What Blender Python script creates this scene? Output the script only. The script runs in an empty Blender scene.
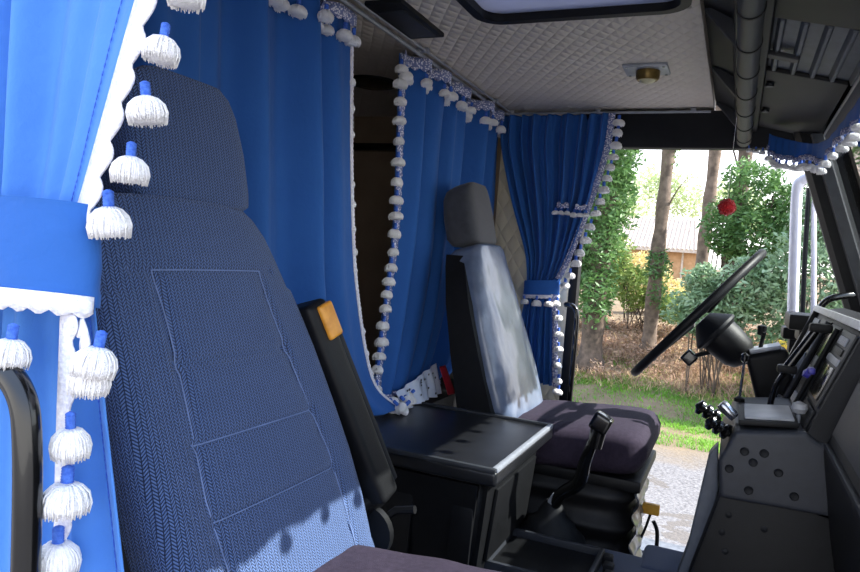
import bpy, bmesh, math, random
from mathutils import Vector, Matrix, noise
R = math.radians
rnd = random.Random(7)
sc = bpy.context.scene
col = sc.collection

# ------------------------------------------------------------------ camera
cd = bpy.data.cameras.new('camera'); cam = bpy.data.objects.new('camera', cd); col.objects.link(cam)
cd.sensor_width = 36; cd.lens = 694 * 36 / 860; cd.clip_start = .02; cd.clip_end = 500
yaw, pitch, roll = R(23.7), R(-2.7), R(4.4)
f = Vector((-math.sin(yaw) * math.cos(pitch), math.cos(yaw) * math.cos(pitch), math.sin(pitch)))
r = Vector((math.cos(yaw), math.sin(yaw), 0)); u = r.cross(f)
r2 = r * math.cos(roll) + u * math.sin(roll); u2 = -r * math.sin(roll) + u * math.cos(roll)
m = Matrix((r2, u2, -f)).transposed().to_4x4(); m.translation = (0, 0, 1.1)
cam.matrix_world = m
sc.camera = cam

# ------------------------------------------------------------------ light
w = bpy.data.worlds.new('sky'); sc.world = w; w.use_nodes = True
nt = w.node_tree; nt.nodes.clear()
wo = nt.nodes.new('ShaderNodeOutputWorld'); bg = nt.nodes.new('ShaderNodeBackground')
tc = nt.nodes.new('ShaderNodeTexCoord'); sx = nt.nodes.new('ShaderNodeSeparateXYZ')
cr = nt.nodes.new('ShaderNodeValToRGB')
nt.links.new(tc.outputs['Generated'], sx.inputs[0]); nt.links.new(sx.outputs['Z'], cr.inputs[0])
cr.color_ramp.elements[0].position = 0.0; cr.color_ramp.elements[0].color = (1.0, .98, .95, 1)
cr.color_ramp.elements[1].position = 0.6; cr.color_ramp.elements[1].color = (.55, .70, 1.0, 1)
nt.links.new(cr.outputs[0], bg.inputs[0]); bg.inputs[1].default_value = 2.6
nt.links.new(bg.outputs[0], wo.inputs[0])
sd = bpy.data.lights.new('sun', 'SUN'); sun = bpy.data.objects.new('sun', sd); col.objects.link(sun)
sd.energy = 12; sd.angle = R(.6); sd.color = (1, .95, .87)
sun.rotation_euler = Vector((1.0, .34, .99)).to_track_quat('Z', 'Y').to_euler()
sc.view_settings.view_transform = 'Standard'; sc.view_settings.look = 'None'
sc.view_settings.gamma = 1; sc.view_settings.use_curve_mapping = False
sc.view_settings.exposure = 0.22
sc.cycles.max_bounces = 10; sc.cycles.diffuse_bounces = 6; sc.cycles.transparent_max_bounces = 16

# ------------------------------------------------------------------ materials
def lin(h):
    c = [int(h[i:i + 2], 16) / 255 for i in (0, 2, 4)]
    return tuple(x / 12.92 if x <= .04045 else ((x + .055) / 1.055) ** 2.4 for x in c) + (1,)
MC = {}
class N:
    """small node graph writer"""
    def __init__(s, name):
        s.m = bpy.data.materials.new(name); s.m.use_nodes = True; s.t = s.m.node_tree
        s.p = s.t.nodes['Principled BSDF']
    def n(s, ty, **k):
        x = s.t.nodes.new(ty)
        for a, v in k.items(): setattr(x, a, v)
        return x
    def l(s, a, b): s.t.links.new(a, b)
    def math(s, op, a, b=None, c=None):
        x = s.n('ShaderNodeMath', operation=op)
        for i, v in enumerate((a, b, c)):
            if v is None: continue
            if isinstance(v, (int, float)): x.inputs[i].default_value = v
            else: s.l(v, x.inputs[i])
        return x.outputs[0]
    def xyz(s):
        t = s.n('ShaderNodeTexCoord'); q = s.n('ShaderNodeSeparateXYZ'); s.l(t.outputs['Object'], q.inputs[0])
        return q.outputs
    def noise(s, scale, detail=4, rough=.55):
        t = s.n('ShaderNodeTexCoord'); q = s.n('ShaderNodeTexNoise'); q.inputs['Scale'].default_value = scale
        q.inputs['Detail'].default_value = detail; q.inputs['Roughness'].default_value = rough
        s.l(t.outputs['Object'], q.inputs['Vector']); return q.outputs[0]
    def mix(s, fac, a, b):
        x = s.n('ShaderNodeMix', data_type='RGBA')
        if isinstance(fac, (int, float)): x.inputs[0].default_value = fac
        else: s.l(fac, x.inputs[0])
        for i, v in ((6, a), (7, b)):
            if isinstance(v, tuple): x.inputs[i].default_value = v
            else: s.l(v, x.inputs[i])
        return x.outputs[2]
    def bump(s, h, strength, dist=.01):
        b = s.n('ShaderNodeBump'); b.inputs['Strength'].default_value = strength; b.inputs['Distance'].default_value = dist
        s.l(h, b.inputs['Height']); s.l(b.outputs[0], s.p.inputs['Normal'])
def mat(name, c, rough=.6, c2=None, nscale=30, bump=.0, bscale=200, metal=0, spec=.5, sheen=0, coat=0, trans=0):
    if name in MC: return MC[name]
    g = N(name); p = g.p
    p.inputs['Roughness'].default_value = rough; p.inputs['Metallic'].default_value = metal
    p.inputs['Specular IOR Level'].default_value = spec
    if sheen: p.inputs['Sheen Weight'].default_value = sheen
    if coat: p.inputs['Coat Weight'].default_value = coat
    a = lin(c); b = lin(c2) if c2 else tuple(x * .8 for x in a[:3]) + (1,)
    nz = g.n('ShaderNodeMapRange'); nz.inputs[1].default_value = .35; nz.inputs[2].default_value = .65
    g.l(g.noise(nscale), nz.inputs[0])
    g.l(g.mix(nz.outputs[0], a, b), p.inputs['Base Color'])
    if bump: g.bump(g.noise(bscale, 3), bump, .003)
    MC[name] = g.m
    if trans:   # thin leaf or cloth: part of the light passes through
        tr = g.n('ShaderNodeBsdfTranslucent'); ms = g.n('ShaderNodeMixShader'); ms.inputs[0].default_value = trans
        g.l(g.mix(nz.outputs[0], a, b), tr.inputs['Color'])
        g.l(p.outputs[0], ms.inputs[1]); g.l(tr.outputs[0], ms.inputs[2])
        g.l(ms.outputs[0], g.t.nodes['Material Output'].inputs[0])
    return g.m

def herringbone():
    g = N('herringbone_fabric'); x, y, z = g.xyz()
    dq = g.math('MINIMUM', g.math('ADD', g.math('ADD', x, g.math('MULTIPLY', z, .33)), -.07), 0)   # depth behind the front of the cushion
    y = g.math('ADD', y, g.math('MULTIPLY', dq, g.math('SIGN', g.math('MULTIPLY', y, -1))))
    colw = .0062; per = .0050
    tri = g.math('PINGPONG', g.math('ADD', y, 5.0), colw)
    ph = g.math('ADD', g.math('ADD', z, g.math('MULTIPLY', x, -.35)), g.math('MULTIPLY', tri, 1.15))
    fr = g.math('FRACT', g.math('DIVIDE', g.math('ADD', ph, 5), per))
    band = g.math('SMOOTH_MIN', g.math('MULTIPLY', g.math('ABSOLUTE', g.math('SUBTRACT', fr, .5)), 3.2), 1, .2)
    te = g.math('DIVIDE', tri, colw); brk = g.math('GREATER_THAN', g.math('MINIMUM', te, g.math('SUBTRACT', 1, te)), .10)
    h = g.math('MULTIPLY', band, g.math('ADD', g.math('MULTIPLY', brk, .7), .3))
    nz = g.noise(500, 2)
    hh = g.math('MULTIPLY', h, g.math('ADD', nz, .5))
    hh2 = g.math('POWER', g.math('MINIMUM', hh, 1), 2.0)
    g.l(g.mix(hh2, lin('1f2940'), lin('586f9e')), g.p.inputs['Base Color'])
    g.p.inputs['Roughness'].default_value = .95; g.p.inputs['Specular IOR Level'].default_value = .15
    g.p.inputs['Sheen Weight'].default_value = .15
    g.bump(band, .5, .002); return g.m
def quilt(name, c, cell=.032, c2=None, ax=(0, 1)):
    g = N(name); o = g.xyz(); a, b = o[ax[0]], o[ax[1]]
    p = g.math('ABSOLUTE', g.math('SINE', g.math('MULTIPLY', g.math('ADD', a, g.math('MULTIPLY', b, .62)), math.pi / cell)))
    q = g.math('ABSOLUTE', g.math('SINE', g.math('MULTIPLY', g.math('SUBTRACT', a, g.math('MULTIPLY', b, .62)), math.pi / cell)))
    h = g.math('POWER', g.math('MULTIPLY', p, q), .45)
    k = g.math('MULTIPLY', g.noise(4, 5), 1.0)
    g.l(g.mix(k, lin(c), lin(c2 or c)), g.p.inputs['Base Color'])
    g.p.inputs['Roughness'].default_value = .65; g.bump(h, .55, .010); return g.m
def cloth(name, c, c2, sheen=.1, trans=.25):
    g = N(name); x, y, z = g.xyz()
    g.l(g.mix(g.noise(14, 5), lin(c), lin(c2)), g.p.inputs['Base Color'])
    g.p.inputs['Roughness'].default_value = .75; g.p.inputs['Specular IOR Level'].default_value = .25
    g.p.inputs['Sheen Weight'].default_value = sheen
    g.bump(g.noise(22, 6, .6), .35, .01)
    tr = g.n('ShaderNodeBsdfTranslucent'); tr.inputs[0].default_value = lin(c)
    ms = g.n('ShaderNodeMixShader'); ms.inputs[0].default_value = trans
    g.l(g.p.outputs[0], ms.inputs[1]); g.l(tr.outputs[0], ms.inputs[2])
    g.l(ms.outputs[0], g.t.nodes['Material Output'].inputs[0]); return g.m
def lace_mat():
    g = N('lace'); v = g.n('ShaderNodeTexVoronoi'); v.inputs['Scale'].default_value = 170
    t = g.n('ShaderNodeTexCoord'); g.l(t.outputs['Object'], v.inputs[0])
    h = g.math('GREATER_THAN', v.outputs[0], .42)
    g.l(g.mix(h, lin('e8e6f0'), lin('7d86b4')), g.p.inputs['Base Color'])
    g.p.inputs['Roughness'].default_value = .9; g.bump(v.outputs[0], .5, .003); return g.m
def glass():
    g = N('clear_glass'); tr = g.n('ShaderNodeBsdfTransparent'); tr.inputs[0].default_value = (.93, .96, .96, 1)
    gl = g.n('ShaderNodeBsdfGlossy'); gl.inputs['Roughness'].default_value = .02
    fr = g.n('ShaderNodeFresnel'); fr.inputs[0].default_value = 1.4
    ms = g.n('ShaderNodeMixShader'); g.l(fr.outputs[0], ms.inputs[0]); g.l(tr.outputs[0], ms.inputs[1]); g.l(gl.outputs[0], ms.inputs[2])
    g.l(ms.outputs[0], g.t.nodes['Material Output'].inputs[0]); return g.m
def acrylic():
    g = N('milky_hatch_acrylic'); tr = g.n('ShaderNodeBsdfTranslucent'); tr.inputs[0].default_value = lin('a9adc0')
    ms = g.n('ShaderNodeMixShader'); ms.inputs[0].default_value = .35
    g.p.inputs['Base Color'].default_value = lin('b9bccb'); g.p.inputs['Roughness'].default_value = .35
    g.l(g.p.outputs[0], ms.inputs[1]); g.l(tr.outputs[0], ms.inputs[2])
    g.l(ms.outputs[0], g.t.nodes['Material Output'].inputs[0]); return g.m
def ground_mat():
    g = N('gravel_and_earth'); x, y, z = g.xyz()
    v = g.n('ShaderNodeTexVoronoi'); v.inputs['Scale'].default_value = 30
    t = g.n('ShaderNodeTexCoord'); g.l(t.outputs['Object'], v.inputs[0])
    st = g.mix(v.outputs[0], lin('827f7e'), lin('565353'))
    st = g.mix(g.math('GREATER_THAN', g.noise(1.3, 6), .56), st, lin('615b56'))
    ea = g.mix(g.noise(3, 6), lin('5c4f3c'), lin('877459'))
    fac = g.n('ShaderNodeMapRange'); fac.inputs[1].default_value = 9.6; fac.inputs[2].default_value = 10.6
    g.l(g.math('ADD', y, g.math('MULTIPLY', g.noise(1.5, 4), 1.6)), fac.inputs[0])
    g.l(g.mix(fac.outputs[0], st, ea), g.p.inputs['Base Color'])
    g.p.inputs['Roughness'].default_value = .95; g.bump(g.noise(25, 8), .8, .03); return g.m

M = dict(
    herr=herringbone(), quilt=quilt('quilted_cream_vinyl', 'd6cdc4', c2='cabfb4', cell=.040), quilt_dark=quilt('quilted_tan_vinyl', 'a3906f', c2='8c7a5c'),
    quilt_side=quilt('quilted_side_vinyl', 'efe3c8', c2='e2d4b2', cell=.06, ax=(0, 2)),
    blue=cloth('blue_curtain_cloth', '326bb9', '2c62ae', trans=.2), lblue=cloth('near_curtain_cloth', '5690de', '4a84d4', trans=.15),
    tie=cloth('shaded_tieback_cloth', '2f68b8', '2a60ae', trans=.1),  # darker blue puts the shade on the near tie band into its colour
    white=mat('white_yarn', 'fbfafa', .95, 'efedf0', 60, bump=.8, bscale=350, sheen=.2),
    lace=lace_mat(), wlace=mat('white_lace', 'f4f2f6', .9, 'd5d6e6', 160, bump=.8, bscale=260),
    cord=mat('blue_cord', '4a78d6', .8, '2f5bc0', 200, bump=.5, bscale=500),
    black=mat('black_plastic', '111215', .5, '0c0d10', 40, spec=.25, bump=.15, bscale=700),
    blackg=mat('gloss_black', '0e0e10', .22, '0b0b0c', 40, coat=.3),
    dgrey=mat('dark_grey_plastic', '16181d', .55, '121418', 30, spec=.25, bump=.2, bscale=500),
    mgrey=mat('mid_grey_plastic', '282b31', .5, '22252a', 30, bump=.15, bscale=500),
    lid=mat('console_lid_black', '1d1e22', .30, '17181b', 20, bump=.12, bscale=900),
    silver=mat('grey_trim', '9a9ea8', .4, '8a8e98', 30, metal=.2),
    chrome=mat('worn_chrome', 'b8bac2', .22, 'a2a4ac', 30, metal=.9),
    purple=mat('purple_grey_cloth', '372f3e', .9, '2e2735', 90, bump=.4, bscale=600, spec=.2),
    carpet=mat('blue_carpet', '2a3f66', .95, '213253', 200, bump=.8, bscale=400, sheen=.2),
    headgrey=mat('charcoal_cloth', '3c3e46', .8, '34363d', 60, bump=.4, bscale=500, sheen=.2),
    satin=mat('plastic_film_cover', '66728a', .32, '4c5870', 12, bump=.5, bscale=18, spec=.8, coat=.25),
    amber=mat('amber_plastic', 'e09a35', .4, 'c98425', 40), red=mat('red_yarn', 'cf2029', .95, 'ae151d', 90, bump=.8, bscale=300, sheen=.3),
    redc=mat('red_cloth', 'c92136', .8, 'b01c2f', 40), wcloth=mat('white_printed_cloth', 'dfe6f4', .85, 'cdd8ee', 30, bump=.3, bscale=60),
    bunk=mat('bunk_board', '9c8a76', .8, '8b7a68', 6), brass=mat('lamp_brass', '8d7440', .35, '735d30', 40, metal=.6),
    frost=mat('frosted_lens', 'c9c2a2', .3, 'b8b08e', 40),
    pale=mat('hazed_leaf', 'cdd6a8', .6, 'a9b988', 3, trans=.45),  # bright haze over the distant trees put into the leaf colour
    gold=mat('straw_leaf', 'e6d79a', .6, 'bfae6e', 3, trans=.4),
    bark=mat('bark', '66574b', .95, '40372f', 9, bump=1, bscale=22), bark2=mat('pale_bark', '7e6e60', .95, '564a40', 7, bump=1, bscale=20),
    ivy=mat('ivy_leaf', '6f9456', .5, '466a38', 3, trans=.35), shr=mat('shrub_leaf', '94ab8a', .5, '67855c', 3, trans=.3),
    oliv=mat('olive_leaf', '93a658', .55, '6c8544', 3, trans=.35), yel=mat('yellow_leaf', 'd6c04a', .6, 'b59a35', 3, trans=.4),
    grass=mat('grass_blade', '7fae3c', .7, '5f9030', 2, trans=.35), bracken=mat('dry_bracken', 'b89a82', .85, '8f745f', 3, trans=.2),
    straw=mat('dry_straw', 'd6bd94', .85, 'b59a70', 3, trans=.2),
    tile=mat('roof_tile', 'c9bcae', .8, 'b0a294', 12), wall=mat('ochre_wall', 'c09a74', .9, 'ab8660', 5),
    bcream=mat('mirror_arm_paint', 'efeff8', .4, 'e2e2f0', 20), ground=ground_mat(), glass=glass(), acrylic=acrylic(),
    film=mat('crumpled_film', '6c7078', .35, '3d4047', 14, bump=.5, bscale=40, coat=.4),
    bluep=mat('violet_plastic', '3a35a8', .4, '2c2888', 40), screen=mat('dark_screen', '08080b', .15, '060608', 40),
    vent=mat('blue_grey_plastic', '565d69', .5, '4c525d', 30, bump=.15, bscale=500),
    rib=mat('ribbed_step_plate', '8d9096', .45, '70737a', 50, metal=.6), orange=mat('yellow_tag', 'e8b03c', .6, 'd59a2c', 40),
    rubber=mat('bellows_rubber', '1a1a1d', .6, '131316', 50, bump=.2, bscale=300), pad=mat('grey_pad', 'a9abb0', .4, '999ba1', 20), side=mat('slate_plastic', '30333b', .5, '2a2d34', 30, bump=.2, bscale=500), lip=mat('pale_trim', 'd2d3d6', .4, 'c2c3c8', 30),
)

# ------------------------------------------------------------------ mesh helpers
class MB:
    def __init__(s): s.v = []; s.f = []
    def add(s, vs, fs):
        o = len(s.v); s.v += [tuple(v) for v in vs]; s.f += [tuple(i + o for i in q) for q in fs]; return s
    def box(s, c, sz, rot=None, bev=.004, seg=2):
        b = bmesh.new(); bmesh.ops.create_cube(b, size=1)
        for v in b.verts: v.co = Vector((v.co.x * sz[0], v.co.y * sz[1], v.co.z * sz[2]))
        bev = min(bev, min(sz) * .45)
        if bev > 0: bmesh.ops.bevel(b, geom=b.edges[:], offset=bev, segments=seg, profile=.6, affect='EDGES')
        Rm = rot.to_4x4() if rot else Matrix()
        b.transform(Matrix.Translation(c) @ Rm); return s.bm(b)
    def bm(s, b):
        b.verts.index_update(); s.add([v.co.copy() for v in b.verts], [[v.index for v in q.verts] for q in b.faces]); b.free(); return s
    def prism(s, poly, y0, y1, bev=.006, axis='y', seg=2):
        """poly in (x,z) extruded along y (axis 'y'), or (x,y) along z ('z'), or (y,z) along x ('x')"""
        b = bmesh.new()
        def P(a, c, t): return {'y': (a, t, c), 'z': (a, c, t), 'x': (t, a, c)}[axis]
        v0 = [b.verts.new(P(a, c, y0)) for a, c in poly]; v1 = [b.verts.new(P(a, c, y1)) for a, c in poly]
        b.faces.new(v0); b.faces.new(v1[::-1]); n = len(poly)
        for i in range(n): b.faces.new((v0[i], v1[i], v1[(i + 1) % n], v0[(i + 1) % n]))
        bmesh.ops.recalc_face_normals(b, faces=b.faces[:])
        if bev: bmesh.ops.bevel(b, geom=b.edges[:], offset=bev, segments=seg, profile=.6, affect='EDGES')
        return s.bm(b)
    def loft(s, rings, cap=True, closed=True):
        n = len(rings[0]); vs = [p for q in rings for p in q]; fs = []
        for i in range(len(rings) - 1):
            for j in range(n if closed else n - 1):
                k = (j + 1) % n; fs.append((i * n + j, i * n + k, (i + 1) * n + k, (i + 1) * n + j))
        if cap: fs += [tuple(range(n))[::-1], tuple(range((len(rings) - 1) * n, len(rings) * n))]
        return s.add(vs, fs)
    def tube(s, path, rad, n=10, cap=True):
        path = [Vector(p) for p in path]; rings = []; up = None
        for i, p in enumerate(path):
            d = (path[min(i + 1, len(path) - 1)] - path[max(i - 1, 0)]).normalized()
            if up is None: up = d.orthogonal().normalized()
            up = (up - d * up.dot(d)).normalized(); bi = d.cross(up)
            rr = rad[i] if isinstance(rad, (list, tuple)) else rad
            rings.append([p + (up * math.cos(a) + bi * math.sin(a)) * rr for a in [2 * math.pi * j / n for j in range(n)]])
        return s.loft(rings, cap)
    def lathe(s, prof, mtx=Matrix(), n=24):
        rings = [[mtx @ Vector((q * math.cos(a), q * math.sin(a), h)) for a in [2 * math.pi * j / n for j in range(n)]] for q, h in prof]
        return s.loft(rings, True)
    def build(s, name, material, parent=None, smooth=True, loc=None, label=None, angle=40):
        me = bpy.data.meshes.new(name); off = Vector(parent_loc(parent)) if parent else Vector(loc or (0, 0, 0))
        me.from_pydata([tuple(Vector(v) - off) for v in s.v], [], s.f); me.update()
        b = bmesh.new(); b.from_mesh(me); bmesh.ops.recalc_face_normals(b, faces=b.faces[:]) if len(s.f) < 60000 and s.__dict__.get('rc', True) else None
        b.to_mesh(me); b.free()
        if smooth: me.polygons.foreach_set('use_smooth', [True] * len(me.polygons)); me.set_sharp_from_angle(angle=R(angle))
        me.materials.append(material)
        o = bpy.data.objects.new(name, me); col.objects.link(o)
        if parent: o.parent = parent
        else: o.location = off
        if label: o['label'] = label
        return o
def parent_loc(p):
    l = Vector((0, 0, 0))
    while p: l += p.location; p = p.parent
    return l
def spline(pts, n=8):
    pts = [Vector(p) for p in pts]; out = []
    for i in range(len(pts) - 1):
        a, b, c, d = pts[max(i - 1, 0)], pts[i], pts[i + 1], pts[min(i + 2, len(pts) - 1)]
        for k in range(n):
            t = k / n; out.append(.5 * ((2 * b) + (c - a) * t + (2 * a - 5 * b + 4 * c - d) * t * t + (-a + 3 * b - 3 * c + d) * t ** 3))
    return out + [pts[-1]]
def thing(name, label, cat, loc=(0, 0, 0), group=None):
    o = bpy.data.objects.new(name, None); col.objects.link(o); o.location = loc; o.empty_display_size = .1
    o['label'] = label; o['category'] = cat
    if group: o['group'] = group
    return o
def tag(o, label, cat, group=None, kind=None):
    o['label'] = label; o['category'] = cat
    if group: o['group'] = group
    if kind: o['kind'] = kind
    return o
def struct(o, label=None):
    o['kind'] = 'structure'
    if label: o['label'] = label
    return o
def rotm(ax, deg): return Matrix.Rotation(R(deg), 3, ax)

# ================================================================== THE PLACE
# ---- ground and bank
def gz(x, y):
    b = max(0, y - 11.2); z = -1.22 + min(b * .23, 1.0) + max(0, y - 16) * .05
    return z + .05 * noise.noise(Vector((x * .6, y * .6, 0))) + (.12 * noise.noise(Vector((x * 1.3, y * 1.3, 3))) if y > 10.5 else 0)
mb = MB(); nx, ny = 90, 120
xs = [-24 + 44 * i / nx for i in range(nx + 1)]; ys = [-8 + 58 * (j / ny) for j in range(ny + 1)]
mb.add([(x, y, gz(x, y)) for y in ys for x in xs], [(j * (nx + 1) + i, j * (nx + 1) + i + 1, (j + 1) * (nx + 1) + i + 1, (j + 1) * (nx + 1) + i) for j in range(ny) for i in range(nx)])
struct(mb.build('ground', M['ground']), 'gravel yard rising to an earth bank outside')

# ---- cab shell (z 0 = cab floor, x forward, y across the cab)
NW, FW = .45, 2.85         # near and far side of the cab
mb = MB(); mb.box((-.7, 1.65, -.03), (2.1, 2.4, .06), bev=0); struct(mb.build('floor', M['black']), 'black cab floor')
HX0, HX1, HY0, HY1 = -.66, -.15, .90, 1.72
mb = MB()
for a, b, c, d in ((-1.72, HX0, NW, FW), (HX1, -.13, NW, FW), (HX0, HX1, NW, HY0), (HX0, HX1, HY1, FW)):
    mb.box(((a + b) / 2, (c + d) / 2, 1.735), (b - a, d - c, .05), bev=0)
ceil_ = struct(mb.build('ceiling', M['quilt']), 'cream diamond-quilted cab headliner')
mb = MB()     # outer roof skin around the hatch
for a, b, c, d in ((-1.76, HX0, NW - .03, FW + .03), (HX1, .3, NW - .03, FW + .03), (HX0, HX1, NW - .03, HY0), (HX0, HX1, HY1, FW + .03)):
    mb.box(((a + b) / 2, (c + d) / 2, 1.79), (b - a, d - c, .04), bev=0)
struct(mb.build('trim_1', M['dgrey']), 'outer roof skin')
mb = MB(); mb.box((-1.72, 1.65, .85), (.05, 2.4, 1.75), bev=0); struct(mb.build('wall_rear', M['bunk']), 'dim brown rear wall of the bunk')
mb = MB(); mb.box((-1.335, FW + .01, .85), (.77, .04, 1.75), bev=0); struct(mb.build('wall_left', M['bunk']), 'brown side wall of the bunk')
mb = MB(); mb.box((-1.30, NW - .01, .85), (.90, .04, 1.75), bev=0); struct(mb.build('wall_right', M['bunk']), 'side wall behind the near seat')
mb = MB(); mb.box((-1.40, FW - .02, 1.565), (.60, .05, .035), bev=.005).box((-1.68, 1.65, 1.565), (.05, 2.3, .035), bev=.005)
struct(mb.build('trim_2', M['blackg']), 'black rail round the bunk walls')
mb = MB(); mb.box((-1.33, 1.65, .28), (.73, 2.35, .56), bev=.01); struct(mb.build('trim_3', M['black']), 'bunk base')
mb = MB()   # quilted pillar lining on the far side
mb.box((-.79, FW - .005, .86), (.34, .05, 1.70), bev=.008); struct(mb.build('trim_4', M['quilt_side']), 'cream quilted lining of the far door pillar')
mb = MB(); mb.box((-.605, FW, .86), (.035, .06, 1.70), bev=.006); struct(mb.build('trim_5', M['black']), 'black seal along the far door pillar')
mb = MB()   # black header over the far door
mb.prism([(2.75, 1.70), (2.88, 1.72), (2.88, 1.575), (2.83, 1.575)], -.62, .30, axis='x', bev=.006)
struct(mb.build('trim_6', M['black']), 'black padded header over the far door opening')
MB().box((-.38, 2.745, 1.708), (.49, .012, .014), bev=.003)
mb = MB(); mb.prism([(.42, 1.72), (.55, 1.70), (.47, 1.62), (.42, 1.62)], -1.0, .30, axis='x', bev=.006)
struct(mb.build('trim_7', M['black']), 'black header over the near door opening')
mb = MB()  # far sill and ribbed plate
mb.box((-.2, 2.78, .02), (.95, .14, .05), bev=.008)
for i in range(30): mb.box((-.64 + i * .03, 2.66, .012), (.012, .10, .012), bev=.002)
struct(mb.build('trim_8', M['rib']), 'ribbed metal sill plate of the far door')
# a-pillars and windscreen
def wx(z): return .38 + (1.02 - z) * .35
for nm, y in (('trim_9', FW - .10), ('trim_10', NW + .03)):
    mb = MB(); rings = []
    for z in (.75, 1.0, 1.3, 1.62, 1.72):
        c = wx(z); rings.append([(c - .035, y - .02, z), (c - .02, y - .045, z), (c + .03, y - .045, z), (c + .055, y, z), (c + .03, y + .05, z), (c - .03, y + .05, z)])
    mb.loft(rings); struct(mb.build(nm, M['black'], angle=20), 'black windscreen pillar')
mb = MB(); rings = []
for z in (.80, 1.0, 1.3, 1.60):
    c = wx(z) + .008; y = FW - .16; rings.append([(c, y - .0, z), (c + .002, y - .028, z), (c + .035, y - .028, z), (c + .035, y, z)])
mb.loft(rings); struct(mb.build('trim_11', M['mgrey'], angle=20), 'grey inner cover of the far windscreen pillar')
mb = MB(); y0, y1 = NW + .05, FW - .12
mb.add([(wx(.85) + .045, y0, .85), (wx(.85) + .045, y1, .85), (wx(1.7) + .045, y1, 1.7), (wx(1.7) + .045, y0, 1.7),
        (wx(.85) + .05, y0, .85), (wx(.85) + .05, y1, .85), (wx(1.7) + .05, y1, 1.7), (wx(1.7) + .05, y0, 1.7)],
       [(0, 1, 2, 3), (7, 6, 5, 4), (0, 4, 5, 1), (1, 5, 6, 2), (2, 6, 7, 3), (3, 7, 4, 0)])
struct(mb.build('window_1', M['glass'], smooth=False), 'clear windscreen')

# ---- roof hatch
t = thing('roof_hatch', 'milky roof hatch with a rounded black frame in the quilted ceiling', 'hatch', (-.405, 1.31, 1.76))
def rrect(x0, x1, y0, y1, rr, n=6):
    o = []
    for cx, cy, a in ((x1 - rr, y1 - rr, 0), (x0 + rr, y1 - rr, 90), (x0 + rr, y0 + rr, 180), (x1 - rr, y0 + rr, 270)):
        o += [(cx + rr * math.cos(R(a + 90 * k / n)), cy + rr * math.sin(R(a + 90 * k / n))) for k in range(n + 1)]
    return o
A = rrect(HX0 - .005, HX1 + .005, HY0 - .005, HY1 + .005, .07); B = rrect(HX0 + .018, HX1 - .018, HY0 + .018, HY1 - .018, .05)
mb = MB(); n = len(A)
rings = [[(a, b, 1.715) for a, b in A], [(a, b, 1.702) for a, b in A], [(a, b, 1.702) for a, b in B], [(a, b, 1.79) for a, b in B], [(a, b, 1.79) for a, b in A], [(a, b, 1.715) for a, b in A]]
mb.loft(rings, cap=False); mb.build('frame', M['black'], t)
mb = MB(); C2 = rrect(HX0 + .015, HX1 - .015, HY0 + .015, HY1 - .015, .05)
mb.loft([[(a, b, 1.722) for a, b in C2], [(a, b, 1.730) for a, b in C2]]); mb.build('panel', M['acrylic'], t)
# ---- ceiling lamp near the far door
t = thing('ceiling_lamp', 'small square ceiling lamp with a round brass-rimmed lens near the far door', 'lamp', (-.30, 2.2, 1.71))
MB().box((-.305, 2.20, 1.706), (.13, .11, .012), bev=.004).build('base_plate', M['silver'], t)
MB().lathe([(.001, 0), (.03, 0), (.035, .008), (.036, .026), (.034, .03)], Matrix.Translation((-.30, 2.2, 1.672)) ).build('bezel', M['brass'], t)
MB().lathe([(.001, 0), (.016, .003), (.026, .012)], Matrix.Translation((-.30, 2.2, 1.662))).build('lens', M['frost'], t)
for k in (-.054, .054):
    for j in (-.045, .045): MB().lathe([(.004, 0), (.004, .003)], Matrix.Translation((-.305 + k, 2.2 + j, 1.698)), 8).build('screw', M['chrome'], t)
# ---- dark recessed lamp by the curtain rail
t = thing('reading_lamp', 'dark rectangular flush lamp on the ceiling beside the bunk curtain rail', 'lamp', (-.845, 1.66, 1.70))
MB().box((-.85, 1.65, 1.705), (.105, .27, .014), bev=.006).build('housing', M['dgrey'], t)
MB().box((-.85, 1.66, 1.697), (.075, .20, .006), bev=.002).build('lens', M['mgrey'], t)
# ---- round speaker in the bunk ceiling
t = thing('bunk_speaker', 'round black speaker on the bunk ceiling between the two curtains', 'speaker', (-1.28, 2.25, 1.70))
MB().lathe([(.001, 0), (.06, .002), (.085, .012), (.085, .022)], Matrix.Translation((-1.28, 2.25, 1.69))).build('grille', M['blackg'], t)
MB().lathe([(.085, 0), (.095, .004), (.095, .012), (.085, .012)], Matrix.Translation((-1.28, 2.25, 1.699))).build('rim', M['black'], t)
# ---- switch plate on bunk side wall
o = MB().box((-1.42, 2.825, .85), (.06, .012, .085), bev=.004).box((-1.42, 2.817, .85), (.03, .01, .045), bev=.003).build('switch_plate', M['blackg'], loc=(-1.42, 2.825, .85))
tag(o, 'small black switch plate on the bunk wall seen between the curtains', 'switch')
# ---- curtain rails
o = MB().tube([(-.93, .5, 1.695), (-.93, 2.80, 1.695)], .006, 10).tube([(-.905, .5, 1.70), (-.905, 2.80, 1.70)], .004, 8)
for y in (.6, 1.25, 1.9, 2.55): o.box((-.918, y, 1.703), (.045, .02, .012), bev=.003)
o = o.build('curtain_rail', M['silver'], loc=(-.92, 1.6, 1.695)); tag(o, 'thin metal curtain rail running across the cab in front of the bunk', 'curtain rail', None)
o = MB().tube([(-.93, 2.745, 1.695), (-.14, 2.745, 1.695)], .005, 8)
for x in (-.9, -.55, -.2): o.box((x, 2.752, 1.702), (.02, .03, .012), bev=.003)
o = o.build('curtain_rail', M['silver'], loc=(-.5, 2.745, 1.695)); tag(o, 'thin metal curtain rail above the far door with the tied curtain', 'curtain rail', None)

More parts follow.
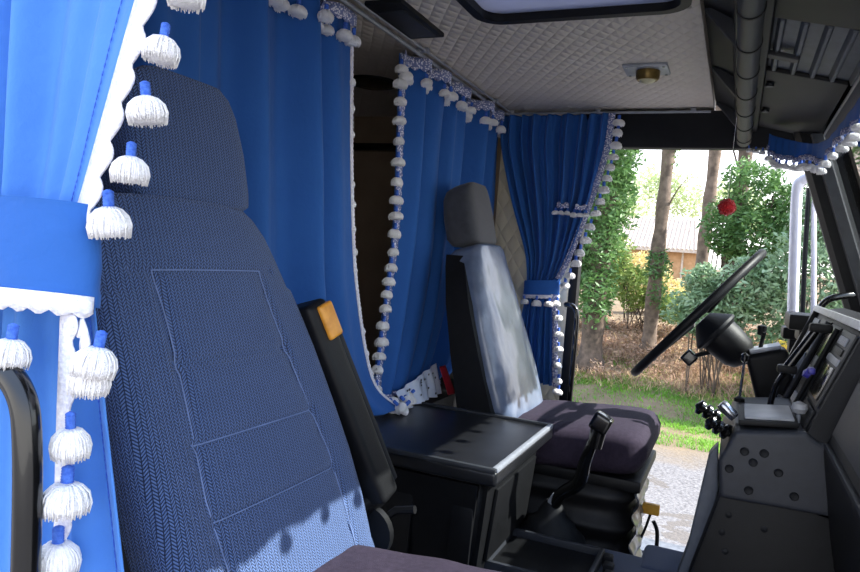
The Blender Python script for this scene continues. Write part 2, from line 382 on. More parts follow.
# ---- tassels and curtains
def tassel_mesh(n_str, ln=.043, rad=.0195, thick=.0011, seed=3):
    q = random.Random(seed); mb = MB(); rings = []; N_ = 28
    prof = [(.004, .003), (.011, .001), (.017, -.005), (.0205, -.011), (.0215, -.016), (.0190, -.021), (.012, -.024), (.002, -.024)]
    for i, (pr, h) in enumerate(prof):
        ring = []
        for j in range(N_):
            a = 2 * math.pi * j / N_; k = 1 + .07 * math.sin(j * 2.7 + i) + q.uniform(-.06, .06)
            ring.append((pr * k * math.cos(a) * rad / .0195, pr * k * math.sin(a) * rad / .0195, h * ln / .034 + (q.uniform(-.002, .001) if 3 < i < 6 else 0)))
        rings.append(ring)
    mb.loft(rings)
    for i in range(n_str):
        a = q.uniform(0, 6.283); e = q.uniform(.86, 1.06)
        p = []
        for s_, (pr, h) in enumerate(((.006, .0025), (.013, .000), (.0195, -.006), (.0222, -.014), (.0205, -.0235))):
            p.append((pr * e * math.cos(a) * rad / .0195, pr * e * math.sin(a) * rad / .0195, h * (q.uniform(.95, 1.1)) * ln / .034))
        mb.tube(p, [thick, thick * 1.2, thick * 1.2, thick, thick * .5], 4)
    me = mb.build('tassel_src', M['white'], angle=180); d = me.data; bpy.data.objects.remove(me); return d
def cord_mesh(h=.018, rad=.0056):
    mb = MB(); n = 6; prof = [(.002, -.002)]
    for i in range(n): prof += [(rad, h * i / n), (rad * 1.12, h * (i + .5) / n), (rad, h * (i + .95) / n)]
    prof.append((.002, h + .002)); mb.lathe(prof, n=12)
    me = mb.build('cord_src', M['cord'], angle=80); d = me.data; bpy.data.objects.remove(me); return d
TN, TF, CN = tassel_mesh(150), tassel_mesh(46, ln=.034, thick=.0014, seed=5), cord_mesh()
def tassel(parent, p, s=1.0, near=False, tilt=0, rz=None):
    """white tassel hanging below point p on a wrapped blue cord"""
    d = Vector(p) - Vector((0, 0, .018 * s + .004 * s)) - parent_loc(parent)
    o = bpy.data.objects.new('tassel', TN if near else TF); col.objects.link(o); o.parent = parent
    o.location = d; s2 = s * rnd.uniform(.9, 1.08); o.scale = (s2 * rnd.uniform(.95, 1.1), s2 * rnd.uniform(.9, 1.1), s2 * rnd.uniform(.9, 1.08)); o.rotation_euler = (tilt + rnd.uniform(-.12, .12), rnd.uniform(-.15, .15), rnd.uniform(0, 6.28) if rz is None else rz)
    c = bpy.data.objects.new('cord', CN); col.objects.link(c); c.parent = o; c.location = (0, 0, .003)
    return o
class Curtain:
    def __init__(s, rows, folds, amp, normal, seed=1, skew=0):
        s.rows = rows; s.k = folds; s.amp = amp; s.n = Vector(normal).normalized(); q = random.Random(seed)
        s.ph = [q.uniform(0, 6.28) for _ in range(6)]; s.skew = skew
    def row(s, v):
        R_ = s.rows; i = 0
        while i < len(R_) - 2 and v > R_[i + 1][0]: i += 1
        t = (v - R_[i][0]) / (R_[i + 1][0] - R_[i][0]); a, b, c, d = R_[max(i - 1, 0)], R_[i], R_[i + 1], R_[min(i + 2, len(R_) - 1)]
        def cm(k):
            A_, B_, C_, D_ = (Vector(q[k]) if not isinstance(q[k], (int, float)) else q[k] for q in (a, b, c, d))
            return B_ * (2*t**3 - 3*t*t + 1) + C_ * (3*t*t - 2*t**3) + ((C_ - A_) * .5) * (t**3 - 2*t*t + t) + ((D_ - B_) * .5) * (t**3 - t*t)
        return cm(1), cm(2), cm(3)
    def P(s, u_, v):
        A_, B_, am = s.row(v); ph = s.ph; x = u_ + .012 * math.sin(5 * v + ph[3]) + s.skew * v * (1 - u_)
        fo = math.sin(6.283 * s.k * x + ph[0] + 1.3 * math.sin(6.283 * x * 1.7 + ph[1])) + .38 * math.sin(6.283 * s.k * 2.1 * x + ph[2]) + .35 * math.sin(6.283 * x * s.k * .45 + ph[4])
        wob = .25 * noise.noise(Vector((u_ * 6, v * 3.5, ph[5])))
        e = min(1, (1 - u_) * 9 + .25)
        return A_.lerp(B_, u_) + s.n * (am * s.amp * (fo + wob) * e)
    def mesh(s, name, material, parent, nu=160, nv=60, v0=0, v1=1, label=None):
        mb = MB(); vs = [s.P(i / nu, v0 + (v1 - v0) * j / nv) for j in range(nv + 1) for i in range(nu + 1)]
        mb.add(vs, [(j * (nu + 1) + i, j * (nu + 1) + i + 1, (j + 1) * (nu + 1) + i + 1, (j + 1) * (nu + 1) + i) for j in range(nv) for i in range(nu)])
        o = mb.build(name, material, parent, label=label, angle=180); md = o.modifiers.new('thickness', 'SOLIDIFY'); md.thickness = .0018; md.offset = 0
        return o
def ribbon(parent, pts, outs, width, material, name='lace_trim', push=Vector((0, 0, 0)), scal=.012, amp=.25, th=.002, step=.004):
    """flat band along pts, reaching out along outs, with a scalloped outer edge"""
    pp = []; L = 0; P2 = [Vector(p) + push for p in pts]; O2 = [Vector(o).normalized() for o in outs]
    for i in range(len(P2) - 1):
        seg = (P2[i + 1] - P2[i]).length; n = max(1, int(seg / step))
        for k in range(n): pp.append((P2[i].lerp(P2[i + 1], k / n), O2[i].lerp(O2[i + 1], k / n), L + seg * k / n))
        L += seg
    pp.append((P2[-1], O2[-1], L)); mb = MB(); vs = []; fs = []
    for p, o, l in pp:
        w_ = width * (1 - amp + amp * abs(math.sin(math.pi * l / scal)))
        vs += [p - o * .002, p + o * w_ * .5, p + o * w_]
    for i in range(len(pp) - 1):
        for k in (0, 1): a = i * 3 + k; fs.append((a, a + 1, a + 4, a + 3))
    mb.add(vs, fs); ob = mb.build(name, material, parent, angle=180); md = ob.modifiers.new('thickness', 'SOLIDIFY'); md.thickness = th; md.offset = 0
    return ob

# near door curtain (hangs in the open near doorway)
t = thing('curtain', 'bright blue curtain with big white tassels tied back in the near doorway', 'curtain', (-.7, .5, .6), 'blue tasselled cab curtains')
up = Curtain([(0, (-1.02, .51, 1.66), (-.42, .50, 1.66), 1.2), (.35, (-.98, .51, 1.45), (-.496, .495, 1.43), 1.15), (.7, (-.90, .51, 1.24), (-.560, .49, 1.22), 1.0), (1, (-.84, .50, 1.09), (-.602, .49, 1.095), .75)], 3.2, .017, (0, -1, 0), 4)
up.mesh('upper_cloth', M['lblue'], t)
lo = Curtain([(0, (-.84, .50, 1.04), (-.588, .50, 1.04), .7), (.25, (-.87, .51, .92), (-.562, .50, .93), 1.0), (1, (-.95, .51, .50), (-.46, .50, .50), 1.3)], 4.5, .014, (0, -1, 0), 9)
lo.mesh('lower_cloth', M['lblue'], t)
# tie band
mb = MB(); rings = []
for z, k in ((1.022, .98), (1.018, 1.0), (1.03, 1.0), (1.036, .985), (1.06, 1.0), (1.09, 1.0), (1.108, .99), (1.116, 1.0), (1.112, .96)):
    rings.append([(-.712 + .142 * k * math.cos(a) * (1 - .02 * math.sin(3 * a + z * 40)), .485 + (.045 * k + .002 * math.sin(5 * a + z * 60)) * math.sin(a), z + .008 * math.cos(a + 1)) for a in [2 * math.pi * j / 64 for j in range(64)]])
mb.loft(rings, cap=False); tie = mb.build('tieback', M['tie'], t, angle=80)
pa = [(-.712 + .144 * math.cos(a), .485 + .047 * math.sin(a), 1.026 + .008 * math.cos(a + 1)) for a in [R(-180 + 5 * j) for j in range(37)]]
ribbon(tie, pa, [(0, 0, -1)] * len(pa), .020, M['wlace'], 'lace_edge', scal=.02, amp=.3)
for x in (-.76, -.612): tassel(tie, (x, .434, 1.006), .84, True)
# hem lines (stitched hem) and fringe of the free edge
def edge(cu, u_, v0, v1, n=26): return [cu.P(u_, v0 + (v1 - v0) * i / n) for i in range(n + 1)]
ep = edge(up, 1, 0, .97); ribbon(t, ep, [(1, -.25, .1)] * len(ep), .040, M['wlace'], 'fringe_band', Vector((0, -.003, 0)), scal=.036, amp=.36)
for cu, v1 in ((up, .97), (lo, 1)):
    mb = MB(); pts = [cu.P(.935, v1 * i / 200) + Vector((0, -.0025, 0)) for i in range(201)]
    mb.tube(pts, [.0007 if i % 3 else .0002 for i in range(201)], 4); mb.build('hem_stitching', M['cord'], t)
for (px, z) in ((-.470, 1.330), (-.493, 1.278), (-.510, 1.225), (-.525, 1.170), (-.549, 1.122), (-.452, 1.385), (-.436, 1.44), (-.42, 1.50)):
    tassel(t, (px + .003, .478, z + .013), .80, True)
pts = [(-.594, .472, 1.02), (-.590, .470, .95), (-.588, .470, .88), (-.584, .470, .78), (-.580, .470, .60)]; pts = spline(pts, 6)
ribbon(t, pts, [(1, 0, 0)] * len(pts), .021, M['wlace'], 'fringe_band', scal=.032, amp=.35)
for (x, z) in ((-.539, .990), (-.532, 1.006), (-.562, .925), (-.563, .872), (-.571, .812), (-.574, .755), (-.575, .70)): tassel(t, (x, .462, z), .86, True)
pts = spline([(-.575, .478, 1.012), (-.555, .468, 1.0), (-.545, .462, .985), (-.565, .464, .955)], 5)
ribbon(t, pts, [(-.6, 0, -1)] * len(pts), .016, M['wlace'], 'fringe_band', scal=.02, amp=.35)

# black grab bar at the near door pillar
o = MB().tube(spline([(-.76, .44, .962), (-.68, .432, .966), (-.622, .43, .963), (-.590, .43, .942), (-.578, .43, .90), (-.572, .43, .80), (-.570, .43, .68), (-.57, .43, .52)], 8), .0125, 16)
o = o.build('grab_bar', M['blackg'], loc=(-.6, .43, .52)); tag(o, 'bent black grab bar in front of the near tied curtain', 'grab bar', None)
MB().box((-.78, .44, .962), (.03, .05, .05), bev=.006).build('mount', M['black'], o)

# bunk curtain behind the near seat
def bunk_fringe(t, cu, side, ns, v0, v1, s=.95):
    pass
t = thing('curtain', 'blue bunk curtain hanging behind the near passenger seat', 'curtain', (-.97, 1.1, .62), 'blue tasselled cab curtains')
c1 = Curtain([(0, (-.96, .52, 1.68), (-.96, 1.535, 1.68), 1.0), (.42, (-.97, .52, 1.22), (-.96, 1.60, 1.22), 1.2), (.65, (-.97, .55, .98), (-.94, 1.63, .97), 1.2), (.86, (-.96, .6, .76), (-.91, 1.70, .735), 1.0), (1, (-.94, .65, .64), (-.86, 1.80, .645), .5)], 5, .028, (1, 0, 0), 21)
c1.mesh('cloth', M['blue'], t)
tp = [c1.P(i / 60, .012) for i in range(61)]; ribbon(t, tp, [(0, 0, -1)] * 61, .035, M['lace'], 'lace_heading', Vector((.018, 0, .01)), scal=.03, amp=.25)
for i in range(24): tassel(t, c1.P(.02 + .96 * i / 23, .022) + Vector((.022, 0, -.022)), .9)
ep = edge(c1, 1, .0, 1, 40); ribbon(t, ep, [(.1, 1, 0)] * len(ep), .012, M['wlace'], 'fringe_band', Vector((.002, 0, 0)), scal=.012, amp=.3)
for i in range(19):
    v = .04 + .93 * i / 18; p = c1.P(1, v); tassel(t, p + Vector((-.012, .012 if v < .7 else .02, .004)), .8)
# bunk curtain behind the driver's seat
t = thing('curtain', 'blue bunk curtain fringed with white tassels hanging behind the driver seat', 'curtain', (-.97, 2.2, .62), 'blue tasselled cab curtains')
c2 = Curtain([(0, (-.96, 2.80, 1.68), (-.955, 1.84, 1.68), 1.1), (.45, (-.965, 2.80, 1.20), (-.965, 1.895, 1.20), 1.1), (.7, (-.965, 2.76, .95), (-.965, 1.875, .95), 1.1), (.9, (-.96, 2.6, .76), (-.955, 1.83, .76), .9), (1, (-.955, 2.45, .65), (-.94, 1.80, .665), .6)], 5, .030, (1, 0, 0), 33)
c2.mesh('cloth', M['blue'], t)
tp = [c2.P(i / 60, .012) for i in range(61)]; ribbon(t, tp, [(0, 0, -1)] * 61, .038, M['lace'], 'lace_heading', Vector((.018, 0, .014)), scal=.03, amp=.25)
for i in range(23): tassel(t, c2.P(.02 + .97 * i / 22, .022) + Vector((.022, 0, -.022)), .9)
ep = edge(c2, 1, .0, .97, 40); ribbon(t, ep, [(.1, 1, 0)] * len(ep), .030, M['lace'], 'fringe_band', Vector((.006, 0, 0)), scal=.02, amp=.15)
for i in range(20):
    v = .045 + .90 * i / 19; p = c2.P(1, v); tassel(t, p + Vector((.012, -.008, .012)), .92)
hp = [c2.P(1 - i / 40 * .75, 1) for i in range(41)]; ribbon(t, hp, [(.3, 0, -1)] * 41, .014, M['lace'], 'hem_lace', Vector((.004, 0, 0)), scal=.02, amp=.2)
for p in ((-.885, 1.80, .668), (-.86, 1.835, .672), (-.84, 1.80, .664), (-.865, 1.87, .668), (-.885, 1.93, .672), (-.85, 1.775, .668)): tassel(t, Vector(p) + Vector((0, 0, .012)), .95, tilt=.9)
# printed white cloth below it
c3 = Curtain([(0, (-.89, 2.13, .735), (-.90, 1.86, .675), .4), (1, (-.865, 2.14, .634), (-.86, 1.84, .634), .9)], 3, .010, (1, 0, 0), 5)
t = thing('printed_cloth', 'white patterned cloth with a red edge tucked under the driver side bunk curtain', 'cloth', (-.90, 2.1, .64))
c3.mesh('cloth', M['wcloth'], t, 60, 14)
mb = MB(); q = random.Random(4)
for i in range(16):
    p = c3.P(q.uniform(.05, .95), q.uniform(.12, .85)); mb.lathe([(.001, 0), (.0035, 0), (.0035, .002), (.001, .003)], Matrix.Translation(p + Vector((.006, 0, 0))) @ Matrix.Rotation(R(90), 4, 'Y'), 8)
mb.build('printed_flowers', M['vent'], t)
c4 = Curtain([(0, (-.865, 2.15, .730), (-.865, 2.10, .730), .3), (1, (-.835, 2.19, .634), (-.838, 2.13, .634), .5)], 1, .005, (1, 0, 0), 6)
c4.mesh('red_edge', M['redc'], t, 10, 10, label='red border strip')

# far door curtain, tied
t = thing('curtain', 'blue curtain with white tassels tied back beside the far door opening', 'curtain', (-.7, 2.74, .61), 'blue tasselled cab curtains')
u3 = Curtain([(0, (-.945, 2.76, 1.69), (-.485, 2.74, 1.69), .9), (.2, (-.935, 2.76, 1.56), (-.493, 2.74, 1.56), 1.1), (.5, (-.865, 2.755, 1.33), (-.533, 2.735, 1.36), 1.2), (.8, (-.79, 2.75, 1.13), (-.60, 2.73, 1.13), 1.0), (1, (-.775, 2.75, 1.01), (-.648, 2.73, 1.01), .6)], 8, .017, (0, -1, 0), 12)
u3.mesh('upper_cloth', M['blue'], t, 220, 60)
l3 = Curtain([(0, (-.775, 2.75, .975), (-.650, 2.73, .975), .6), (.3, (-.79, 2.75, .86), (-.632, 2.73, .86), 1.0), (1, (-.80, 2.75, .61), (-.612, 2.73, .61), 1.1)], 6, .012, (0, -1, 0), 14)
l3.mesh('lower_cloth', M['blue'], t, 140, 40)
mb = MB(); rings = []
for z, k in ((.965, .96), (.962, 1), (.99, .98), (1.02, 1), (1.026, .96)):
    rings.append([(-.712 + .074 * k * math.cos(a), 2.738 + .034 * k * math.sin(a), z + .006 * math.cos(a)) for a in [2 * math.pi * j / 40 for j in range(40)]])
mb.loft(rings, cap=False); tie = mb.build('tieback', M['blue'], t, angle=80)
pa = [(-.712 + .076 * math.cos(a), 2.738 + .036 * math.sin(a), .966 + .006 * math.cos(a)) for a in [R(-180 + 9 * j) for j in range(21)]]
ribbon(tie, pa, [(0, 0, -1)] * len(pa), .014, M['wlace'], 'lace_edge', scal=.016, amp=.3)
for x in (-.765, -.715, -.665): tassel(tie, (x, 2.69, .962), .8)
ep = edge(u3, 1, 0, .93, 40); ribbon(t, ep, [(-1, -.1, 0)] * len(ep), .024, M['lace'], 'fringe_band', Vector((.004, -.014, 0)), scal=.02, amp=.1)
for i in range(15): tassel(t, u3.P(1, .03 + .9 * i / 14) + Vector((.02, -.008, .006)), .92)
ep = edge(l3, .99, 0, 1, 20); ribbon(t, ep, [(-1, -.1, 0)] * len(ep), .020, M['lace'], 'fringe_band', Vector((.004, -.014, 0)), scal=.02, amp=.1)
for i in range(7): tassel(t, l3.P(1, .06 + .92 * i / 6) + Vector((.008, -.014, .006)), .85)
for z0, x0, x1 in ((1.335, -.672, -.625), (1.330, -.600, -.552)):
    pa = [(x0 + (x1 - x0) * i / 10, 2.712, z0 + .004 * math.sin(i)) for i in range(11)]
    ribbon(t, pa, [(0, -.1, -1)] * 11, .022, M['lace'], 'lace_patch', scal=.016, amp=.3)
    for k in (0, .5, 1): tassel(t, (x0 + (x1 - x0) * k, 2.700, z0 - .018), .62)

# windscreen valance
t = thing('valance', 'blue windscreen valance edged with white pompoms below the overhead shelf', 'curtain', (.15, 1.8, 1.6))
vp = spline([(.06, 2.72, 0), (.11, 2.68, 0), (.16, 2.61, 0), (.195, 2.48, 0), (.210, 2.2, 0), (.215, 1.8, 0), (.215, 1.4, 0), (.215, 1.0, 0), (.215, .55, 0)], 14)
mb = MB(); nv = 14; vs = []; bot = []
for i, p in enumerate(vp):
    s_ = i / (len(vp) - 1); dip = .022 * abs(math.sin(i * .13)) ; zt, zb = 1.61 - .09 * min(1, s_ * 2.2), 1.565 - .055 * math.sin(min(1.57, s_ * 10)) - .055 * min(1, max(0, (s_ - .2) * 4)) + dip * min(1, s_ * 4)
    for j in range(nv + 1):
        v = j / nv; vs.append((p.x + .006 * math.sin(i * 1.25) * (v + .2), p.y, zt + (zb - zt) * v))
    bot.append(Vector(vs[-1]))
mb.add(vs, [(i * (nv + 1) + j, i * (nv + 1) + j + 1, (i + 1) * (nv + 1) + j + 1, (i + 1) * (nv + 1) + j) for i in range(len(vp) - 1) for j in range(nv)])
o = mb.build('cloth', M['blue'], t, angle=180); md = o.modifiers.new('thickness', 'SOLIDIFY'); md.thickness = .002
ribbon(t, bot, [(0, 0, -1)] * len(bot), .016, M['lace'], 'lace_edge', Vector((-.004, 0, .004)), scal=.02, amp=.25)
for i in range(2, len(bot), 4): tassel(t, bot[i] + Vector((-.003, 0, -.010)), .68)
# a few small pompoms along the edge of the header, at the far windscreen corner
for i in range(3): tassel(t, (.0 + .022 * i, 2.72, 1.568 - .004 * i), .5)

# ---- seats
def ring_se(cx, cy, cz, hx, hy, ax, n=64, e=.42, bulge=0):
    """superellipse ring in the plane spanned by x-ish dir ax and y"""
    o = []
    for j in range(n):
        a = 2 * math.pi * j / n; c, s_ = math.cos(a), math.sin(a)
        X = hx * math.copysign(abs(c) ** e, c); Y = hy * math.copysign(abs(s_) ** e, s_)
        o.append(Vector((cx, cy, cz)) + ax * X + Vector((0, 1, 0)) * Y)
    return o
def backrest(mb, cy, prof, th, base=(-.60, .66), slope=-.33, groove=None, n=112, e=.40, shift=lambda z: 0):
    """prof: (z, halfwidth, thickness, forward push)"""
    ax = Vector((1, 0, .33)).normalized(); rings = []
    Z = []
    for i in range(len(prof) - 1):
        k = max(2, int(abs(prof[i + 1][0] - prof[i][0]) / .006))
        for j in range(k):
            t_ = j / k; Z.append(tuple(a + (b - a) * t_ for a, b in zip(prof[i], prof[i + 1])))
    Z.append(prof[-1])
    for z, hw, hx, push in Z:
        cx = base[0] + (z - base[1]) * slope - hx * ax.x + push
        yc = cy + shift(z)
        ring = ring_se(cx, yc, z, hx, hw, ax, n, e)
        if groove:
            for p in ring:
                d = (p - Vector((cx, yc, z))).dot(ax)
                if d > 0: p += ax * groove(p.y - yc, z)
        rings.append(ring)
    mb.loft(rings)
def nsh(z): return .014 - .17 * (z - .66)
def g1(y, z):
    g = 0
    def gr(d, w_=.006, dp=.006): return -dp * math.exp(-(d / w_) ** 2)
    yy = abs(y)
    vs = .115 + .035 * max(0, min(1, (.98 - z) / .25)) ** 1.3
    if z < 1.03: g += gr(yy - vs, .0055)
    for zz in (1.03, .905, .80, .70):
        if yy < vs + .004 or zz == 1.03 and yy < .15: g += gr(z - zz, .0055, .005 if zz != .905 else .009)
    return g + .010 * math.cos(min(1, yy / .25) * 1.57) + .010 * math.exp(-((yy - .21) / .04) ** 2) * (1 if z < 1.0 else .4)
CYN, CYF = .865, 2.188
back_prof = [(.50, .20, .04, .0), (.515, .235, .055, .0), (.56, .225, .062, .004), (.64, .238, .064, .006), (.72, .241, .062, .006), (.80, .237, .06, .004), (.90, .226, .058, .002), (.98, .212, .056, 0), (1.05, .196, .054, 0), (1.09, .184, .052, 0), (1.118, .164, .048, 0), (1.135, .14, .040, 0), (1.142, .09, .02, 0)]
head_prof = [(1.138, .100, .030, .000), (1.144, .124, .045, .000), (1.165, .130, .052, .002), (1.23, .130, .053, .008), (1.29, .122, .05, .012), (1.318, .108, .044, .014), (1.334, .085, .032, .016), (1.339, .05, .015, .016)]
t = thing('truck_seat', 'near passenger seat in blue herringbone fabric with a separate headrest', 'seat', (-.45, CYN, 0), 'cab seats')
mb = MB(); backrest(mb, CYN, back_prof, .06, groove=g1, shift=nsh); mb.build('backrest', M['herr'], t, angle=180)
mb = MB(); backrest(mb, CYN - .022, head_prof, .05); mb.build('headrest', M['herr'], t, angle=180)
# piping seams: thin light thread along the panel edges
mb = MB()
def sp(y, z):
    cx = -.60 + (z - .66) * -.33; ax = Vector((1, 0, .33)).normalized()
    i = 0
    while i < len(back_prof) - 2 and z > back_prof[i + 1][0]: i += 1
    t_ = (z - back_prof[i][0]) / (back_prof[i + 1][0] - back_prof[i][0]); hw, hx, pu = (back_prof[i][k] + (back_prof[i + 1][k] - back_prof[i][k]) * t_ for k in (1, 2, 3))
    fx = (1 - min(.999, abs(y) / hw) ** 5) ** .2
    return Vector((cx - hx * ax.x + pu, CYN + nsh(z) + y, z)) + ax * (hx * fx + g1(y, z) + .0036)
def vs_(z): return .115 + .035 * max(0, min(1, (.98 - z) / .25)) ** 1.3
for s_ in (-1, 1): mb.tube([sp(s_ * vs_(z), z) for z in [.56 + .01 * i for i in range(48)]], .0010, 5)
for zz in (1.03, .80, .70): mb.tube([sp(-vs_(zz) + 2 * vs_(zz) * i / 20, zz) for i in range(21)], .0010, 5)
mb.build('seam_thread', mat('pale_thread', '7488b4', .9), t)
# black side shell of the near seat
for s_ in (-1, 1):
    mb = MB(); rings = []
    for z, w_ in ((.42, .258), (.5, .262), (.64, .268), (.8, .258), (.95, .228), (1.03, .203)):
        cx = -.665 + (z - .66) * -.33; y = CYN + nsh(z) + s_ * w_
        rings.append([(cx + .035, y - .010 * s_, z), (cx + .035, y + .006 * s_, z), (cx - .085, y + .006 * s_, z), (cx - .085, y - .03 * s_, z)])
    mb.loft(rings); mb.build('side_shell', M['black'], t, angle=20)
def cushion(cy, x0, x1, zc0, hh0, hw0):
    mb = MB(); rings = []
    for i in range(41):
        q = i / 40; x = x0 + (x1 - x0) * q; e_ = min(1, (1 - abs(2 * q - 1) ** 9.0)); hh = hh0 * max(.05, e_) ** .42; hw = hw0 * max(.2, e_) ** .16
        zc = zc0 + .036 * q
        rings.append([Vector((x, cy + hw * math.copysign(abs(math.cos(a)) ** .45, math.cos(a)), zc + hh * math.copysign(abs(math.sin(a)) ** .6, math.sin(a)) + (.010 * abs(math.cos(a)) ** 3 if math.sin(a) > 0 else 0) + (.0035 * noise.noise(Vector((x * 14, math.cos(a) * 3, cy)))))) for a in [2 * math.pi * j / 72 for j in range(72)]])
    return mb.loft(rings)
cushion(CYN - .02, -.66, -.20, .512, .075, .24).build('cushion', M['purple'], t, angle=180)
mb = MB(); mb.box((-.40, CYN, .30), (.46, .42, .40), bev=.02).box((-.40, CYN, .05), (.5, .46, .1), bev=.01); mb.build('seat_base', M['black'], t)
mb = MB(); mb.lathe([(.001, -.012), (.045, -.012), (.052, -.004), (.052, .012), (.001, .014)], Matrix.Translation((-.60, CYN + .30, .56)) @ Matrix.Rotation(R(90), 4, 'X'), 24)
mb.tube([(-.60, CYN + .31, .56), (-.56, CYN + .33, .60), (-.52, CYN + .33, .61)], .008, 8); mb.build('hinge', M['black'], t)
# raised armrest
mb = MB(); a0, a1 = Vector((-.595, 1.172, .635)), Vector((-.712, 1.066, .975)); d = (a1 - a0); rot = d.to_track_quat('Z', 'Y').to_matrix()
rr = Matrix((Vector((1, 0, 0)) - d.normalized() * d.normalized().x, Vector((0, 0, 0)), d)).transposed()
xax = (Vector((1, 0, 0)) - d.normalized() * d.normalized().x).normalized(); zax = d.normalized(); yax = zax.cross(xax)
RM = Matrix((xax, yax, zax)).transposed()
mb.box((a0 + a1) / 2, (.07, .060, d.length + .03), RM, bev=.014, seg=4)
ar = mb.build('armrest', M['black'], t)
MB().box((a0 + a1) / 2 + xax * .001 + yax * .034, (.062, .014, d.length - .01), RM, bev=.004).build('armrest_cover', M['dgrey'], ar)
mb = MB(); mb.box(a0 + zax * (d.length - .028) + xax * .030 + yax * .012, (.026, .040, .066), RM, bev=.006, seg=3); mb.build('release_button', M['amber'], ar, label='amber release button on the armrest tip')
mb = MB(); mb.lathe([(.001, 0), (.004, 0), (.004, .003), (.001, .003)], Matrix.Translation(a0 + xax * .031 + zax * .03) @ Matrix.Rotation(R(90), 4, 'Y'), 10); mb.build('armrest_screw', M['chrome'], ar)
MB().tube([a0 + Vector((0, .01, -.01)), a0 + Vector((-.03, -.06, -.03))], .022, 14).build('armrest_pivot', M['black'], ar)

# driver's seat
t = thing('truck_seat', 'far driver seat with a shiny plastic-covered backrest on a black bellows base', 'seat', (-.45, CYF, 0), 'cab seats')
bp = [((z if z < .95 else z - .008), hw * .88, hx * 1.15, pu) for z, hw, hx, pu in back_prof]
mb = MB()
def g2(y, z): return .010 * math.cos(min(1, abs(y) / .25) * 1.57) + .0035 * noise.noise(Vector((y * 14, z * 9, 2))) + .0015 * noise.noise(Vector((y * 40, z * 22, 5)))
backrest(mb, CYF, bp, .06, groove=g2); mb.build('backrest', M['satin'], t, angle=180, label='backrest under a wrinkled clear plastic cover')
hp_ = [(z - .002, hw * .92, hx * 1.1, pu - .005) for z, hw, hx, pu in head_prof]
mb = MB(); backrest(mb, CYF + .01, hp_, .05); mb.build('headrest', M['headgrey'], t, angle=180)
for s_ in (-1, 1):
    mb = MB(); rings = []
    for z, w_ in ((.42, .212), (.5, .214), (.64, .216), (.8, .214), (.95, .200), (1.06, .165), (1.10, .145)):
        cx = -.675 + (z - .66) * -.33; y = CYF + s_ * w_
        rings.append([(cx + .045, y - .015 * s_, z), (cx + .035, y + .008 * s_, z), (cx - .02 - .075 * max(0, (1.15 - z) / .7), y + .008 * s_, z), (cx - .02 - .075 * max(0, (1.15 - z) / .7), y - .04 * s_, z)])
    mb.loft(rings); mb.build('side_shell', M['black'], t, angle=20)
# cushion, soft and saddle shaped
cushion(CYF + .025, -.66, -.185, .545, .072, .243).build('cushion', M['purple'], t, angle=180)
mb = MB(); prof = []
rings = []
for i in range(61):
    z = .13 + .36 * i / 60; k = 1 - .11 * (.5 + .5 * math.cos(i / 60 * 2 * math.pi * 4)) ** .8
    rings.append([(-.42 + .215 * k * math.copysign(abs(math.cos(a)) ** .4, math.cos(a)), CYF + .20 * k * math.copysign(abs(math.sin(a)) ** .4, math.sin(a)), z) for a in [2 * math.pi * j / 48 for j in range(48)]])
mb.loft(rings); mb.build('bellows', M['rubber'], t, angle=60)
mb = MB(); vs = []
for i in range(31):
    for j in range(13):
        z = .20 + .27 * i / 30; y = 2.0 + .26 * j / 12
        vs.append((-.200 + .009 * noise.noise(Vector((y * 22, z * 30, 1))) + .008 * math.sin(z * 80 + 2 * y), y, z))
mb.add(vs, [(i * 13 + j, i * 13 + j + 1, i * 13 + j + 14, i * 13 + j + 13) for i in range(30) for j in range(12)])
o = mb.build('plastic_wrap', M['film'], t, angle=180, label='crumpled pale plastic wrap on the front of the bellows'); md = o.modifiers.new('thickness', 'SOLIDIFY'); md.thickness = .001
MB().box((-.42, CYF + .02, .065), (.50, .42, .13), bev=.012).build('seat_base', M['black'], t)
MB().box((-.42, CYF + .01, .492), (.46, .41, .035), bev=.01).build('seat_pan', M['black'], t)
o = MB().tube(spline([(-.22, 2.15, .17), (-.17, 2.17, .17), (-.152, 2.2, .19), (-.15, 2.2, .30), (-.165, 2.2, .34)], 6), .006, 8).build('adjustment_lever', M['black'], t)
MB().box((-.175, 2.2, .375), (.05, .02, .032), bev=.004).build('lever_tag', M['orange'], t, label='small amber tag at the front of the seat base')
MB().tube(spline([(-.22, 2.2, .22), (-.19, 2.19, .30), (-.175, 2.2, .36)], 6), .004, 8).build('tag_rod', M['black'], t)
MB().tube(spline([(-.33, 2.0, .16), (-.25, 1.97, .15), (-.18, 2.0, .15), (-.15, 2.08, .16), (-.20, 2.12, .165)], 6), .005, 8).build('hose', M['redc'], t)

# far grab handle at the door pillar
o = MB().tube(spline([(-.62, 2.79, .935), (-.595, 2.775, .935), (-.570, 2.77, .905), (-.566, 2.77, .80), (-.567, 2.77, .60), (-.567, 2.77, .42), (-.59, 2.79, .38)], 8), .011, 12).build('handrail', M['blackg'], loc=(-.58, 2.78, .4))
tag(o, 'vertical black grab handle beside the far door opening', 'handrail', None)

# ---- centre console box
t = thing('console_box', 'black storage box with a flat rimmed lid between the two seats', 'storage box', (-.72, 1.72, .3))
mb = MB(); b = bmesh.new(); bmesh.ops.create_cube(b, size=1)
for v in b.verts:
    k = 0 if v.co.z > 0 else 1
    v.co = Vector((-.73 + v.co.x * (.52 - .05 * k), 1.705 + v.co.y * (.47 - .05 * k), .469 + v.co.z * .266))
bmesh.ops.bevel(b, geom=b.edges[:], offset=.018, segments=3, affect='EDGES'); mb.bm(b)
